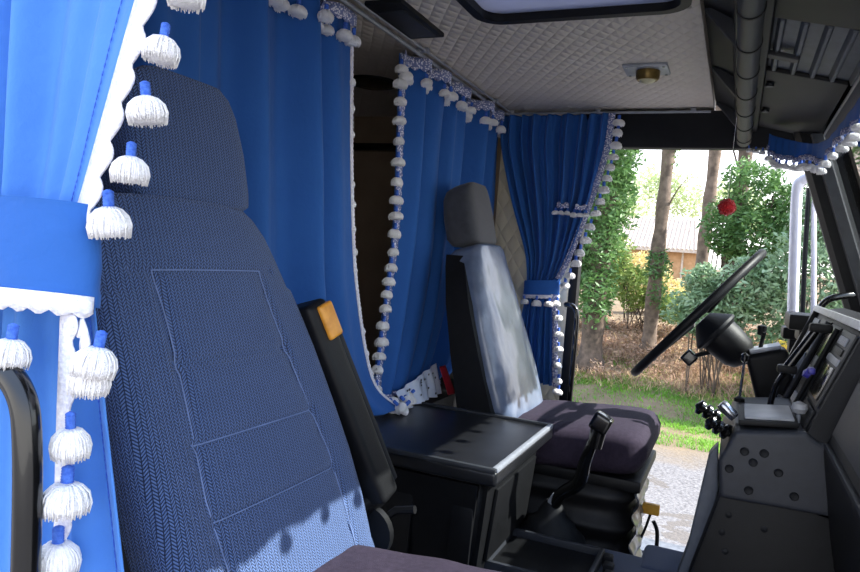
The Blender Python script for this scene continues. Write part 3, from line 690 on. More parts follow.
# raised panels on the near and front faces
mb.box((-.76, 1.478, .47), (.22, .012, .19), rotm('X', -5), bev=.005).box((-.525, 1.478, .47), (.055, .012, .19), rotm('X', -5), bev=.005)
mb.box((-.478, 1.72, .47), (.012, .34, .18), rotm('Y', 5), bev=.005)
mb.build('body', M['black'], t)
mb = MB(); mb.box((-.72, 1.71, .612), (.555, .52, .036), bev=.010, seg=3)
mb.build('lid', M['lid'], t)
MB().box((-.449, 1.71, .632), (.014, .51, .012), bev=.004).build('front_rim', M['silver'], t, label='front edge of the lid, worn, with its highlight painted in as pale grey')  # pale strip puts the highlight along the worn lid edge into the colour
mb = MB()
for c, s_ in (((-.72, 1.452, .632), (.55, .014, .012)), ((-.72, 1.961, .632), (.55, .014, .012)), ((-.989, 1.71, .632), (.014, .51, .012))): mb.box(c, s_, bev=.004)
mb.build('lid_rim', M['mgrey'], t)
# ---- low storage tray in front of the box
t = thing('floor_tray', 'low black storage tray with a rim in front of the console box', 'tray', (-.37, 1.70, .335))
MB().box((-.375, 1.70, .344), (.24, .23, .02), bev=.005).build('tray_base', M['black'], t)
mb = MB()
for c, s_ in (((-.375, 1.582, .358), (.25, .012, .03)), ((-.375, 1.812, .358), (.25, .012, .03)), ((-.254, 1.70, .358), (.012, .24, .03)), ((-.496, 1.70, .358), (.012, .24, .03))): mb.box(c, s_, bev=.003)
mb.build('rim', M['side'], t)
for i in range(3): MB().box((-.236 + .010 * i, 1.80 - .05 * i, .352), (.026, .03, .03), bev=.006).build('latch', M['dgrey'], t)
# ---- engine tunnel carpet
mb = MB(); mb.prism([(1.36, .0), (1.40, .27), (1.45, .333), (1.93, .333), (1.968, .27), (1.97, .0)], -.75, .25, axis='x', bev=.025, seg=4)
struct(mb.build('trim_12', M['carpet']), 'dark blue carpet over the engine tunnel')
mb = MB(); mb.box((-.15, 2.40, .012), (.95, .52, .018), bev=.006); tag(mb.build('floor_mat', M['carpet'], loc=(-.15, 2.4, .01)), 'dark blue carpet mat on the driver side floor', 'mat')
mb = MB(); mb.prism([(1.80, .0), (1.81, .30), (1.85, .336), (2.03, .334), (2.07, .27), (2.09, .02)], -.168, .055, axis='x', bev=.02, seg=4)
struct(mb.build('trim_13', M['carpet']), 'blue carpeted hump in front of the driver seat')
# ---- gear lever
t = thing('gear_lever', 'tall black lever with a blocky grip in a rubber boot beside the driver seat', 'lever', (-.40, 1.90, .335))
MB().loft([[(-.41 + rx * math.cos(a), 1.898 + ry * math.sin(a), z + .072) for a in [2 * math.pi * j / 32 for j in range(32)]] for rx, ry, z in ((.10, .075, .262), (.095, .07, .28), (.07, .055, .30), (.066, .05, .312), (.04, .034, .33), (.036, .03, .345), (.018, .018, .37))]).build('boot', M['dgrey'], t)
pth = spline([(-.41, 1.898, .41), (-.385, 1.87, .47), (-.33, 1.82, .53), (-.312, 1.79, .60), (-.285, 1.765, .685)], 8)
MB().tube(pth, [.013 + .006 * math.sin(min(3.14, i / len(pth) * 3.6)) for i in range(len(pth))], 14).build('shaft', M['blackg'], t)
mb = MB(); mb.box((-.276, 1.757, .710), (.048, .038, .046), rotm('Y', 25), bev=.010, seg=4).tube([(-.288, 1.765, .645), (-.279, 1.76, .710)], [.018, .022], 14); mb.build('grip', M['blackg'], t)
MB().box((-.405, 1.88, .45), (.022, .014, .03), rotm('Y', 25), bev=.003).build('collar_tab', M['silver'], t)

# ---- dashboard
t = thing('dashboard', 'black and grey dashboard wrapping round the driver seat', 'dashboard', (.2, 1.7, .3))
mb = MB(); mb.prism([(.026, .775), (.157, .795), (.183, .775), (.30, .775), (.30, .632), (.008, .626), (-.001, .705)], 1.60, 2.06, bev=.012, seg=4); cs = mb.build('side_console', M['side'], t)
mb = MB(); mb.prism([(.012, .640), (-.035, .45), (-.07, .27), (.34, .27), (.34, .60), (.20, .640)], 1.615, 2.04, bev=.008); mb.build('lower_console', M['black'], t)
mb = MB(); mb.prism([(-.021, .695), (-.004, .72), (.005, .62), (-.02, .40), (-.066, .40), (-.047, .482)], 1.68, 1.74, bev=.006); mb.build('side_flap', M['vent'], t)
for x, z in ((.048, .735), (.085, .738), (.066, .715), (.022, .693), (.115, .703), (.063, .655), (.148, .66)):
    MB().lathe([(.001, -.003), (.008, -.003), (.009, 0), (.0075, .0015), (.004, .0005), (.001, .0005)], Matrix.Translation((x, 1.598, z)) @ Matrix.Rotation(R(90), 4, 'X'), 16).build('stud', M['dgrey'], cs)
for x, z in ((.03, .60), (.02, .56), (.10, .585), (.03, .52)):
    MB().lathe([(.001, -.002), (.006, -.002), (.007, 0), (.001, .002)], Matrix.Translation((x, 1.613, z - .01)) @ Matrix.Rotation(R(90), 4, 'X'), 12).build('screw', M['dgrey'], t)
# instrument panel: slanted board facing the driver
p0, p1 = Vector((.150, 0, .765)), Vector((.246, 0, 1.018)); dz = (p1 - p0).normalized(); dn = Vector((-dz.z, 0, dz.x))  # dn faces the driver
IP = lambda y, s_, h=0: Vector((p0.x, y, p0.z)) + dz * s_ * (p1 - p0).length + dn * h
def ipbox(mbx, y0, y1, s0, s1, h0, h1, bev=.003):
    RMx = Matrix((dn, Vector((0, 1, 0)), dz)).transposed()
    c = (IP(y0, s0, h0) + IP(y1, s1, h1)) / 2; L = (p1 - p0).length
    return mbx.box(c, (abs(h1 - h0), abs(y1 - y0), abs(s1 - s0) * L), RMx, bev=bev)
mb = MB(); mb.prism([(p0.x, p0.z), (p1.x, p1.z), (.31, 1.03), (.42, .95), (.42, .60), (.19, .62)], 1.615, 2.47, bev=.006); ip = mb.build('instrument_panel', M['dgrey'], t)
L_ = (p1 - p0).length
mb = MB(); ipbox(mb, 1.58, 2.47, .96, 1.03, -.004, .018); mb.build('upper_lip', M['lip'], ip)
mb = MB(); ipbox(mb, 1.63, 2.47, -.02, .012, -.004, .012, .002); mb.build('lower_lip', M['silver'], ip)
mb = MB(); ipbox(mb, 2.445, 2.47, 0, 1, -.004, .016); mb.build('end_frame', M['black'], ip)
for y0, y1, s0, s1, mm, h, nm in ((2.30, 2.43, .12, .90, 'vent', .006, 'fascia'), (2.06, 2.27, .06, .93, 'black', .005, 'fascia'), (1.86, 2.03, .05, .92, 'mgrey', .006, 'fascia'), (1.64, 1.83, .30, .92, 'mgrey', .006, 'fascia'), (1.64, 1.80, .05, .27, 'dgrey', .006, 'fascia')):
    mb = MB(); ipbox(mb, y0, y1, s0, s1, 0, h); fa = mb.build(nm, M[mm], ip)
for y0, y1, s0, s1, mm in ((1.66, 1.80, .34, .62, 'screen'), (1.67, 1.79, .72, .78, 'black'), (1.88, 2.00, .60, .88, 'screen'), (1.88, 2.00, .30, .50, 'black')):
    mb = MB(); ipbox(mb, y0, y1, s0, s1, .005, .010); mb.build('display', M[mm], ip)
for k in range(6):
    mb = MB(); ipbox(mb, 1.68 + .018 * k, 1.693 + .018 * k, .80, .87, .006, .011, .002); mb.build('switch', M['silver'], ip)
for k in range(5):
    mb = MB(); ipbox(mb, 2.33, 2.36, .18 + .14 * k, .27 + .14 * k, .006, .014, .002); mb.build('switch', M['black'], ip)
for k in range(4):
    mb = MB(); ipbox(mb, 1.90 + .025 * k, 1.915 + .025 * k, .13, .22, .006, .011, .002); mb.build('switch', M['silver'], ip)
for y, s_ in ((2.21, .72), (2.12, .72), (2.21, .4), (2.12, .4)):
    RMx = Matrix((Vector((0, 1, 0)), dz, dn)).transposed().to_4x4()
    MB().lathe([(.001, 0), (.036, 0), (.040, .004), (.037, .007), (.034, .004), (.001, .004)], Matrix.Translation(IP(y, s_, .004)) @ RMx, 28).build('gauge', M['silver'], ip)
mb = MB(); mb.tube([IP(1.84, .10, .014), IP(1.84, .90, .014)], .006, 8); mb.build('divider_bar', M['black'], ip)
mb = MB(); mb.tube([IP(2.04, .05, .014), IP(2.04, .92, .014)], .007, 8); mb.build('divider_bar', M['mgrey'], ip)
mb = MB(); ipbox(mb, 1.65, 1.81, .64, .70, .005, .011); mb.build('display_bezel', M['silver'], ip)
# passenger side of the dash
mb = MB(); mb.prism([(.30, .20), (.215, .60), (.188, .77), (.196, .79), (.236, .92), (.262, .955), (.46, .94), (.46, .20)], .50, 1.585, bev=.010, seg=3); pd = mb.build('passenger_dash', M['black'], t)
mb = MB(); mb.prism([(.2010, .812), (.2335, .915), (.228, .918), (.194, .813)], .62, 1.53, bev=.002); mb.build('panel', M['side'], pd)
mb = MB(); mb.box((.190, 1.07, .785), (.010, .96, .010), bev=.003); mb.build('ledge', M['mgrey'], pd)
# dash top towards the windscreen
mb = MB(); mb.prism([(.40, .3), (.40, .90), (.455, .88), (.455, .3)], .5, 2.74, bev=.004); mb.build('cowl', M['black'], t)
mb = MB(); mb.box((.23, 2.60, .97), (.13, .22, .05), bev=.008).box((.25, 2.62, .93), (.10, .16, .05), bev=.008); mb.build('corner_vent', M['black'], t)
# pad on the console top
t2 = thing('notepad_tray', 'flat grey pad in a black tray on top of the side console', 'tray', (.093, 1.72, .80))
MB().box((.088, 1.715, .797), (.115, .20, .012), rotm('Y', -6), bev=.004).build('tray', M['black'], t2)
MB().box((.090, 1.715, .805), (.095, .17, .006), rotm('Y', -6), bev=.002).build('pad', M['pad'], t2)
# gooseneck microphone arm
t2 = thing('phone_holder', 'black phone holder arm with a wide cradle standing in front of the instrument panel', 'holder', (.08, 1.86, .79))
pth = spline([(.102, 1.88, .79), (.11, 1.885, .84), (.13, 1.90, .88), (.135, 1.9, .89)], 6)
MB().tube(pth, .007, 8).build('stem', M['blackg'], t2)
MB().tube([(.128, 1.9, .88), (.185, 1.9, .985)], [.012, .010], 10).build('arm', M['blackg'], t2)
MB().box((.195, 1.9, .993), (.05, .03, .022), bev=.007).build('cradle', M['black'], t2); MB().box((.132, 1.9, .885), (.045, .03, .02), bev=.007).build('joint', M['black'], t2)
o = MB().lathe([(.001, 0), (.010, 0), (.011, .012), (.001, .016)], Matrix.Translation((.168, 1.75, .895)) @ Matrix.Rotation(R(-60), 4, 'Y'), 14).box((.170, 1.75, .905), (.014, .036, .014), bev=.004).build('clip', M['bluep'], loc=(.168, 1.75, .895))
tag(o, 'small violet clip on the instrument panel', 'clip')
t2 = thing('dash_knob', 'grey ball-topped short lever in front of the instrument panel', 'lever', (.152, 1.70, .77))
MB().tube([(.148, 1.70, .755), (.150, 1.70, .82)], .005, 10).build('stem', M['silver'], t2)
MB().lathe([(.001, 0), (.012, .004), (.017, .014), (.014, .024), (.001, .030)], Matrix.Translation((.150, 1.70, .812)), 18).build('knob', M['pad'], t2)
# joystick cluster on the console edge
t2 = thing('control_lever', 'cluster of ribbed black knobs on the left edge of the side console', 'lever', (.0, 1.66, .78))
for i, (x, y, z, dx) in enumerate(((-.030, 1.66, .795, -.9), (-.006, 1.64, .768, -.8))):
    prof = [(.004, -.03)]
    for k in range(3): prof += [(.008, -.024 + .018 * k), (.017, -.019 + .018 * k), (.017, -.012 + .018 * k), (.008, -.008 + .018 * k)]
    prof += [(.003, .032)]
    MB().lathe(prof, Matrix.Translation((x, y, z)) @ Matrix.Rotation(R(-62), 4, 'Y') @ Matrix.Rotation(R(15), 4, 'X'), 16).build('knob', M['blackg'], t2)
MB().tube([(.02, 1.66, .765), (-.03, 1.655, .772)], .009, 10).build('stem', M['black'], t2)
o = MB().lathe([(.001, 0), (.011, 0), (.013, .006), (.013, .036), (.010, .042), (.001, .043)], Matrix.Translation((.025, 1.70, .785)) @ Matrix.Rotation(R(-50), 4, 'Y'), 18).build('lighter_cap', M['chrome'], loc=(.01, 1.69, .785))
tag(o, 'silver cylinder cap beside the ribbed black knobs', 'cap')

# ---- steering column and wheel
wc = Vector((-.103, 2.32, .974)); wd = Vector((.338, 0, .412)).normalized(); wa = Vector((wd.z, 0, -wd.x))  # wa: down the column
WM = Matrix((wd, Vector((0, 1, 0)).copy(), wd.cross(Vector((0, 1, 0))))).transposed().to_4x4()
WM.translation = wc
t = thing('steering_wheel', 'large black steering wheel with a ribbed rim seen edge-on', 'steering wheel', tuple(wc))
mb = MB(); rings = []; RRr = .262
for i in range(120):
    a = 2 * math.pi * i / 120; c = WM @ Vector((RRr * math.cos(a), RRr * math.sin(a), 0)); o_ = (WM.to_3x3() @ Vector((math.cos(a), math.sin(a), 0))); nz_ = -wa
    ring = []
    for j in range(14):
        b_ = 2 * math.pi * j / 14; rr = .0135
        if math.cos(b_) < -.2 and math.sin(b_) < .6: rr += .0022 * math.sin(i * math.pi * .5)
        ring.append(c + o_ * rr * math.cos(b_) + nz_ * rr * math.sin(b_))
    rings.append(ring)
rings.append(rings[0]); mb.loft(rings, cap=False); mb.build('rim', M['black'], t, angle=70)
for a in (0, 90, 180, 270):
    a = R(a + 45); e0 = WM @ Vector((.26 * math.cos(a), .26 * math.sin(a), 0)); e1 = WM @ Vector((.05 * math.cos(a), .05 * math.sin(a), 0)) + wa * .010
    MB().tube([e1, e0.lerp(e1, .5) + wa * .002, e0], [.014, .010, .009], 12).build('spoke', M['black'], t)
AM = Matrix((Vector((0, 1, 0)), wd, wa)).transposed().to_4x4(); AM.translation = wc
MB().lathe([(.001, .022), (.030, .024), (.038, .032), (.074, .072), (.073, .080), (.06, .09), (.001, .092)], AM, 36).build('hub', M['dgrey'], t)
t = thing('steering_column', 'black steering column with its shroud running down into the dash', 'steering column', tuple(wc + wa * .3))
MB().lathe([(.001, .088), (.060, .090), (.060, .115), (.054, .165), (.04, .19), (.001, .21)], AM, 32).build('switch_housing', M['black'], t)
mb = MB(); rot = Matrix((Vector((0, 1, 0)), wd, wa)).transposed()
mb.box((.122, 2.30, .812), (.115, .125, .16), rotm('Y', -18), bev=.02, seg=4); mb.build('shroud', M['black'], t)
mb = MB(); mb.box((.096, 2.30, .894), (.085, .105, .012), rotm('Y', -18), bev=.003); mb.build('shroud_cap', M['silver'], t)
MB().tube([wc + wa * .34, wc + wa * .52 - wd * .02], .045, 18).build('column_tube', M['black'], t)
# stalks
MB().tube([wc + wa * .12 - wd * .04, wc + wa * .085 - wd * .10], .007, 8).build('stalk', M['black'], t)
MB().box(wc + wa * .080 - wd * .112, (.05, .040, .040), rot, bev=.007, seg=3).build('stalk_knob', M['blackg'], t)
MB().tube([wc + wa * .20 + wd * .05 + Vector((0, -.02, 0)), wc + wa * .165 + wd * .10 + Vector((0, -.07, 0))], .006, 8).lathe([(.001, 0), (.012, .004), (.013, .03), (.001, .034)], Matrix.Translation(wc + wa * .17 + wd * .085 + Vector((0, -.06, 0))), 12).build('stalk', M['black'], t)
t = thing('antenna_rod', 'thin upright chrome rod with a black tip beside the steering column', 'rod', (.045, 1.98, .79))
MB().tube([(.035, 1.97, .78), (.038, 1.97, .885)], .0035, 8).build('rod', M['chrome'], t)
MB().lathe([(.004, 0), (.009, .004), (.010, .02), (.003, .026)], Matrix.Translation((.038, 1.97, .88)), 12).build('tip', M['blackg'], t)
MB().lathe([(.013, 0), (.013, .008), (.004, .014)], Matrix.Translation((.035, 1.97, .778)), 12).build('foot', M['black'], t)

# ---- overhead shelf above the windscreen
t = thing('overhead_shelf', 'dark grey overhead shelf unit with a long ribbed tube above the windscreen', 'shelf', (.1, 1.65, 1.6))
mb = MB(); mb.tube([(-.020, .50, 1.625), (-.020, 2.80, 1.60)], .025, 20); bm_ = mb.build('tube', M['mgrey'], t)
for i in range(11):
    y = .62 + .21 * i; z = 1.625 - .025 * (y - .5) / 2.3
    MB().tube([(-.02, y - .004, z), (-.02, y + .004, z)], .027, 20).build('band', M['black'], bm_)
mb = MB(); mb.prism([(-.128, 1.73), (-.06, 1.69), (-.05, 1.63), (.02, 1.63), (.04, 1.73)], .49, 2.80, bev=.004); mb.build('back_panel', M['black'], t)
for y in (1.75, 2.25, 2.7):
    mb = MB(); mb.prism([(-.125, 1.72), (-.04, 1.62), (-.03, 1.60), (-.02, 1.72)], y, y + .03, bev=.003); mb.build('bracket', M['mgrey'], t)
mb = MB(); mb.prism([(.0, 1.665), (.235, 1.608), (.235, 1.75), (.0, 1.75)], .50, 2.82, bev=.004); mb.build('underside', M['dgrey'], t)
su = lambda x: 1.665 - x * .065 / .27
def door(y0, y1, x0=.02, x1=.215):
    mb = MB(); mb.prism([(x0, su(x0) - .016), (x1, su(x1) - .014), (x1, su(x1) + .004), (x0, su(x0) + .004)], y0, y1, bev=.006, seg=3); return mb.build('door', M['black'], t)
d1 = door(2.02, 2.76); d2 = door(.75, 1.62)
for y in (2.14, 2.46): MB().lathe([(.001, 0), (.011, .002), (.012, .010), (.007, .016)], Matrix.Translation((.036, y, su(.036) - .029)), 16).build('knob', M['mgrey'], d1)
MB().prism([(.012, su(.012) - .004), (.225, su(.225) - .004), (.225, su(.225) + .004), (.012, su(.012) + .004)], 1.60, 2.03, bev=.002).build('vent_panel', M['vent'], t)
for i in range(5):     # ribs between the two doors
    x = .040 + .045 * i; mb = MB(); mb.prism([(x - .010, su(x)), (x - .004, su(x) - .018), (x + .004, su(x) - .018), (x + .010, su(x))], 1.625, 2.01, bev=.002); mb.build('vent_rib', M['vent'], t)
MB().box((.055, 1.86, su(.05) - .022), (.07, .03, .012), rotm('Y', 14), bev=.003).build('latch', M['mgrey'], t)
mb = MB(); mb.prism([(.236, 1.62), (.222, 1.60), (.226, 1.515), (.262, 1.505), (.262, 1.62)], .5, 2.60, bev=.004); mb.build('front_lip', M['vent'], t)
mb = MB(); mb.tube([(.228, .5, 1.59), (.228, 2.62, 1.59)], .009, 10); mb.build('edge_strip', M['silver'], t)

# ---- red pompom
t = thing('red_pompom', 'small red yarn pompom hanging on a thread above the steering wheel', 'pompom', (-.048, 2.40, 1.318))
mb = MB(); q = random.Random(2); mb.rc = False
b = bmesh.new(); bmesh.ops.create_icosphere(b, subdivisions=4, radius=.025)
for v in b.verts: v.co *= 1 + q.uniform(-.10, .08)
b.transform(Matrix.Translation((-.048, 2.40, 1.318))); mb.bm(b)
for i in range(160):
    d = Vector((q.gauss(0, 1), q.gauss(0, 1), q.gauss(0, 1))).normalized(); c = Vector((-.048, 2.40, 1.318)); mb.tube([c + d * .02, c + d * .029], .0012, 4)
mb.build('yarn_ball', M['red'], t, angle=180)
MB().tube([(-.048, 2.40, 1.34), (-.044, 2.40, 1.632)], .0008, 5).build('thread', M['white'], t)

# ---- mirror arm outside the far pillar
t = thing('mirror_arm', 'pale lavender tubular mirror arm standing outside the far windscreen pillar', 'mirror arm', (.2, 3.0, .9))
MB().tube(spline([(.36, 2.86, 1.50), (.30, 2.93, 1.50), (.235, 2.99, 1.50), (.195, 3.0, 1.485), (.182, 3.0, 1.44), (.195, 3.0, 1.2), (.212, 3.0, .93)], 10), .020, 14).build('arm', M['bcream'], t)
MB().tube(spline([(.262, 3.02, 1.44), (.245, 3.02, 1.40), (.262, 3.02, 1.2), (.285, 3.02, .93)], 8), .010, 12).build('inner_tube', M['bcream'], t)
MB().tube([(.222, 3.02, 1.46), (.232, 3.02, 1.2), (.246, 3.02, .93)], .009, 12).build('mirror_edge', M['dgrey'], t)
MB().box((.27, 2.96, .905), (.19, .12, .045), bev=.01).box((.235, 2.95, .87), (.07, .08, .08), bev=.01).build('bracket', M['black'], t)
# far a-pillar grab handle
o = MB().tube(spline([(.355, 2.66, 1.07), (.33, 2.64, 1.065), (.285, 2.62, 1.05), (.262, 2.62, 1.02), (.258, 2.62, .985)], 8), .011, 12).build('pillar_handle', M['blackg'], loc=(.3, 2.63, 1.0))
tag(o, 'short curved black handle at the foot of the far windscreen pillar', 'handle', None)

# ================================================================== OUTSIDE
import array
def leaves(name, material, parent, blobs, n, size, seed, shell=.55, aspect=.7, flat=.0):
    q = random.Random(seed); vs = []; fs = []; wsum = sum(b_[3] * b_[4] * b_[5] for b_ in blobs)
    for bx, by, bz, rx, ry, rz in blobs:
        k = int(n * rx * ry * rz / wsum)
        for _ in range(k):
            d = Vector((q.gauss(0, 1), q.gauss(0, 1), q.gauss(0, 1))).normalized() * (shell + (1 - shell) * q.random())
            lump = 1 + .35 * noise.noise(d * 2.3 + Vector((bx, by, bz)))
            c = Vector((bx + d.x * rx * lump, by + d.y * ry * lump, bz + d.z * rz * lump))
            a = Vector((q.gauss(0, 1), q.gauss(0, 1), q.gauss(0, .7))).normalized(); b_ = a.orthogonal(); b_.rotate(Matrix.Rotation(q.uniform(0, 6.28), 3, a)); b_.normalize()
            s_ = size * q.uniform(.6, 1.3); o = len(vs)
            vs += [tuple(c - a * s_), tuple(c + b_ * s_ * aspect * .5), tuple(c + a * s_), tuple(c - b_ * s_ * aspect * .5)]; fs.append((o, o + 1, o + 2, o + 3))
    mb = MB(); mb.v = vs; mb.f = fs; mb.rc = False
    return mb.build(name, material, parent, smooth=False)
def trunk(parent, pts, r0, r1, material, n=14, seed=1):
    p = spline(pts, 10); q = random.Random(seed)
    mb = MB(); mb.tube(p, [(r0 + (r1 - r0) * i / len(p)) * (1 + .09 * math.sin(i * 1.3)) + (r0 * .35 if i < 2 else 0) for i in range(len(p))], n)
    return mb.build('trunk', material, parent)
def branches(parent, spots, material):
    for a, b_, rr in spots:
        m_ = (Vector(a) + Vector(b_)) / 2 + Vector((0, 0, .1)); MB().tube(spline([a, m_, b_], 5), [rr * (1 - .07 * i) for i in range(11)], 7).build('branch', material, parent)
def tree(lb, x, y, top, r0, bk, blobs=None, lm=None, n=4000, size=.06, lean=.1, seed=1, br=(), cat='tree'):
    z = gz(x, y) - .05; t = thing('tree', lb, cat, (x, y, z), 'trees on the bank outside')
    trunk(t, [(x, y, z), (x + lean * .3, y, z + 2), (x + lean * .7, y, z + 4), (x + lean, y, top)], r0, r0 * .7, bk, seed=seed)
    if blobs: leaves('foliage', M[lm], t, blobs, n, size, seed)
    if br: branches(t, br, bk)
    return t
tree('ivy-covered tree on the bank, leftmost beside the far curtain', -2.35, 13, 6.5, .22, M['bark'],
     [(-2.35, 13, 0.6, .36, .5, .7), (-2.35, 13, 1.5, .42, .5, .8), (-2.25, 13, 2.4, .5, .5, .9), (-2.2, 13, 3.3, .5, .5, .9), (-2.2, 13, 4.2, .4, .5, .9), (-2.85, 13.3, 2.6, .5, .5, 1.0), (-2.9, 13.3, 1.2, .45, .5, .7), (-2.9, 13.2, 3.8, .4, .5, 1.0)], 'ivy', 20000, .06, .05, 3)
tree('thick bare-trunked tree on the bank just left of the tiled roof', -1.47, 14.3, 8, .15, M['bark2'], [(-1.42, 14.2, 1.2, .28, .28, .35), (-1.35, 14.3, 3.9, .22, .25, .8), (-1.38, 14.2, .6, .2, .2, .3)], 'ivy', 1500, .05, .06, 5,
     br=(((-1.3, 14.3, 3.6), (-.7, 14.5, 4.8), .03), ((-1.3, 14.3, 3.2), (-2.1, 14.2, 4.4), .03), ((-1.4, 14.3, 2.2), (-1.0, 14.0, 2.9), .02)))
tree('slim tree trunk rising right of the tiled roof', -.78, 17, 8, .16, M['bark2'], [(-.5, 17.2, 4.6, .5, .4, .4)], 'oliv', 500, .05, .12, 6,
     br=(((-.75, 17, 3.6), (-.2, 17, 4.8), .03), ((-.75, 17, 3.9), (-1.3, 17, 5.0), .03)))
tree('straight brown tree trunk behind the red pompom', -.14, 16, 8, .17, M['bark'], None, br=(((-.12, 16, 3.5), (.5, 16, 4.6), .03), ((-.12, 16, 3.2), (-.55, 16, 4.3), .025)), seed=8, lean=.12)
SH = 'shrubs on the bank outside'
def shrub(lb, blobs, lm, n, size, seed):
    b0 = blobs[0]; z = gz(b0[0], b0[1]); t = thing('shrub', lb, 'shrub', (b0[0], b0[1], z), SH)
    leaves('foliage', M[lm], t, blobs, n, size, seed)
    q = random.Random(seed); mb = MB()
    for b_ in blobs:
        for k in range(5):
            e = Vector((b_[0] + q.uniform(-.7, .7) * b_[3], b_[1] + q.uniform(-.5, .5) * b_[4], b_[2] + q.uniform(-.2, .7) * b_[5])); s_ = Vector((b0[0] + q.uniform(-.3, .3), b0[1] + q.uniform(-.2, .2), gz(b0[0], b0[1]) - .03))
            mb.tube(spline([s_, (s_ + e) / 2 + Vector((0, 0, .15)), e], 5), .012, 5)
    mb.build('stems', M['bark'], t)
shrub('tall blue-green shrub below and left of the red pompom', [(-.35, 12.6, .45, .65, .5, .5), (-.5, 12.8, 1.0, .35, .45, .3), (.2, 12.5, .9, .55, .5, .55)], 'shr', 8000, .06, 11)
shrub('dark green tree-like shrub right behind the red pompom', [(-.28, 14.2, 2.05, .42, .5, .6), (.3, 14.2, 1.9, .8, .6, .7), (.1, 14.2, 2.9, .55, .5, .4), (.9, 14.3, 2.3, .6, .5, .7)], 'ivy', 10000, .06, 12)
shrub('wide shrub behind the mirror arm', [(1.1, 12.2, 1.1, .8, .5, .9), (1.5, 12.6, 2.1, .8, .5, .8), (.95, 12.4, 0.1, .7, .5, .5)], 'shr', 9000, .06, 13)
shrub('olive shrub seen through the gap between mirror arm and pillar', [(2.6, 13.2, 1.2, .9, .6, 1.3), (2.3, 13.2, 2.6, .8, .6, .8)], 'oliv', 8000, .06, 14)
shrub('pale yellow-green shrub below the tiled roof', [(-1.9, 15.5, .7, .6, .5, .5), (-1.15, 15.2, .35, .45, .5, .35), (-2.6, 15.8, 1.3, .5, .5, .6)], 'oliv', 5000, .06, 15)
shrub('small yellow-leaved shrub near the foot of the mirror arm', [(.68, 11.6, .02, .16, .15, .18)], 'yel', 260, .045, 16)
shrub('sunlit straw-yellow thicket in front of the ochre house wall', [(-2.3, 19, .95, .8, .5, .62), (-3.3, 19.3, .9, .7, .5, .55), (-1.6, 19.2, .55, .6, .5, .45), (-.9, 19, .35, .5, .4, .4)], 'gold', 7000, .055, 19)
for i, (x, y, z, s_) in enumerate(((-7.0, 40, 5.2, 2.4), (-4.4, 42, 6.0, 2.2), (-.6, 40, 5.0, 2.0), (5.5, 28, 3.6, 2.8))):
    lb = ('distant olive tree behind the far curtain edge', 'distant pale tree rising behind the tiled roof', 'distant pale tree behind the slim trunk', 'distant olive tree behind the windscreen pillar')[i]
    t = thing('tree', lb, 'tree', (x, y, gz(x, y)), 'distant trees'); trunk(t, [(x, y, gz(x, y)), (x, y, z)], .18, .12, M['bark'])
    leaves('foliage', M['pale'], t, [(x, y, z, s_, 1.2, s_ * .62), (x + .6 * s_, y, z - 1, s_ * .7, 1, s_ * .5)], 2600, .13, 40 + i, shell=.3)
# bracken and dry brush
def tufts(name, lb, cat, material, area, n, h, seed, wd_=.012, spread=.5, dens=None, seg=3):
    q = random.Random(seed); vs = []; fs = []; k = 0
    while k < n:
        x, y = q.uniform(area[0], area[1]), q.uniform(area[2], area[3])
        if dens and not dens(x, y, q): 
            k += .2; continue
        k += 1
        z = gz(x, y); a = q.uniform(0, 6.28); hh = h * q.uniform(.5, 1.3); d = Vector((math.cos(a), math.sin(a), 0)); e = Vector((-d.y, d.x, 0)) * wd_ * q.uniform(.6, 1.4)
        o = len(vs); p = Vector((x, y, z - .01)); b_ = q.uniform(.2, 1) * spread
        for i in range(seg + 1):
            s_ = i / seg; c = p + Vector((0, 0, hh * (s_ - .25 * b_ * s_ * s_))) + d * hh * b_ * s_ * s_; w_ = e * (1 - .85 * s_)
            vs += [tuple(c - w_), tuple(c + w_)]
        for i in range(seg): fs.append((o + 2 * i, o + 2 * i + 1, o + 2 * i + 3, o + 2 * i + 2))
    mb = MB(); mb.v = vs; mb.f = fs; mb.rc = False
    ob = mb.build(name, material, None, smooth=False); return tag(ob, lb, cat, kind='stuff')
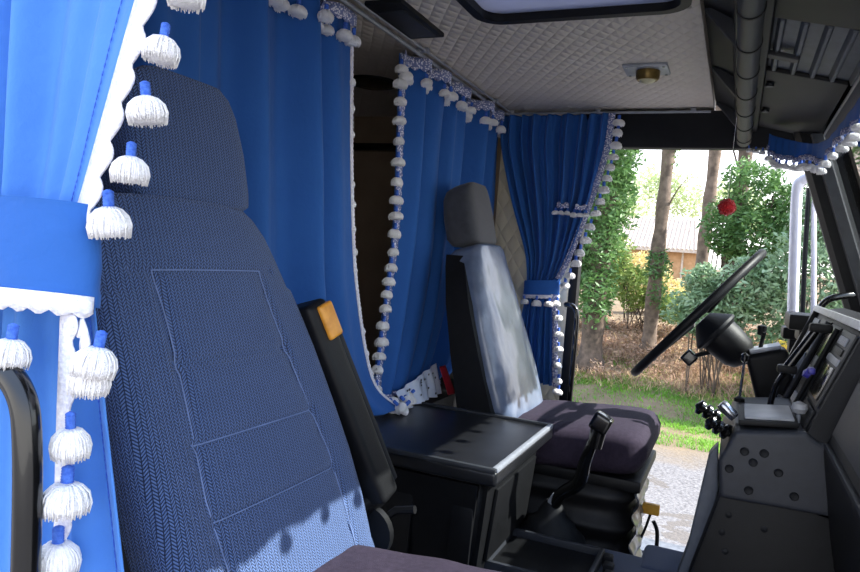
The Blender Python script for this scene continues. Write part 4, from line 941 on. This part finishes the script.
tufts('grass', 'green grass strip between the gravel and the bank', 'grass', M['grass'], (-5, 4, 9.7, 13.6), 60000, .065, 1, .008, 1.0, lambda x, y, q: noise.noise(Vector((x * .9, y * .9, 0))) + q.uniform(-.25, .45) > (-.05 if y < 12.4 else .2))
tufts('dry_bracken', 'reddish dry bracken covering the bank', 'bracken', M['bracken'], (-5, 4, 12.4, 16.4), 15000, .20, 2, .009, 2.6, lambda x, y, q: noise.noise(Vector((x * .8, y * .8, 4))) > -.25)
tufts('dry_grass', 'pale straw-coloured grass among the bracken', 'grass', M['straw'], (-5, 4, 12.2, 16.5), 8000, .20, 3, .007, 2.2)
q = random.Random(31); bl = []
for i in range(70):
    x, y = q.uniform(-4.5, 2.6), q.uniform(12.6, 16.4); bl.append((x, y, gz(x, y) + .12, q.uniform(.25, .55), .4, q.uniform(.14, .34)))
tag(leaves('leaf_litter', M['bracken'], None, bl, 16000, .035, 77, shell=.3), 'rust-brown dead leaves and fronds heaped on the bank', 'dead leaves', kind='stuff')
# house
t = thing('house', 'small ochre house with a pale ribbed tile roof beyond the bank', 'house', (-2.9, 35.5, .6))
MB().box((-4.2, 36.6, 1.3), (5.0, 3.6, 1.8), bev=.02).build('walls', M['wall'], t)
mb = MB(); mb.add([(-6.8, 34.3, 2.15), (-1.5, 34.3, 2.15), (-1.9, 37, 3.75), (-6.8, 37, 3.75), (-6.8, 34.3, 2.03), (-1.5, 34.3, 2.03), (-1.9, 37, 3.63), (-6.8, 37, 3.63)], [(0, 1, 2, 3), (4, 7, 6, 5), (0, 4, 5, 1), (2, 6, 7, 3), (1, 5, 6, 2), (0, 3, 7, 4)])
for i in range(26):
    x = -6.7 + i * .195; mb.tube([(x, 34.28, 2.17), (x + (.0 if i < 24 else -.25), 37, 3.78)], .06, 6)
mb.build('roof', M['tile'], t)
MB().box((-2.4, 34.76, 1.35), (.09, .08, 1.4), bev=.005).build('downpipe', M['tile'], t)
MB().box((-3.4, 34.78, 1.4), (.6, .06, .6), bev=.01).build('window', M['dgrey'], t)
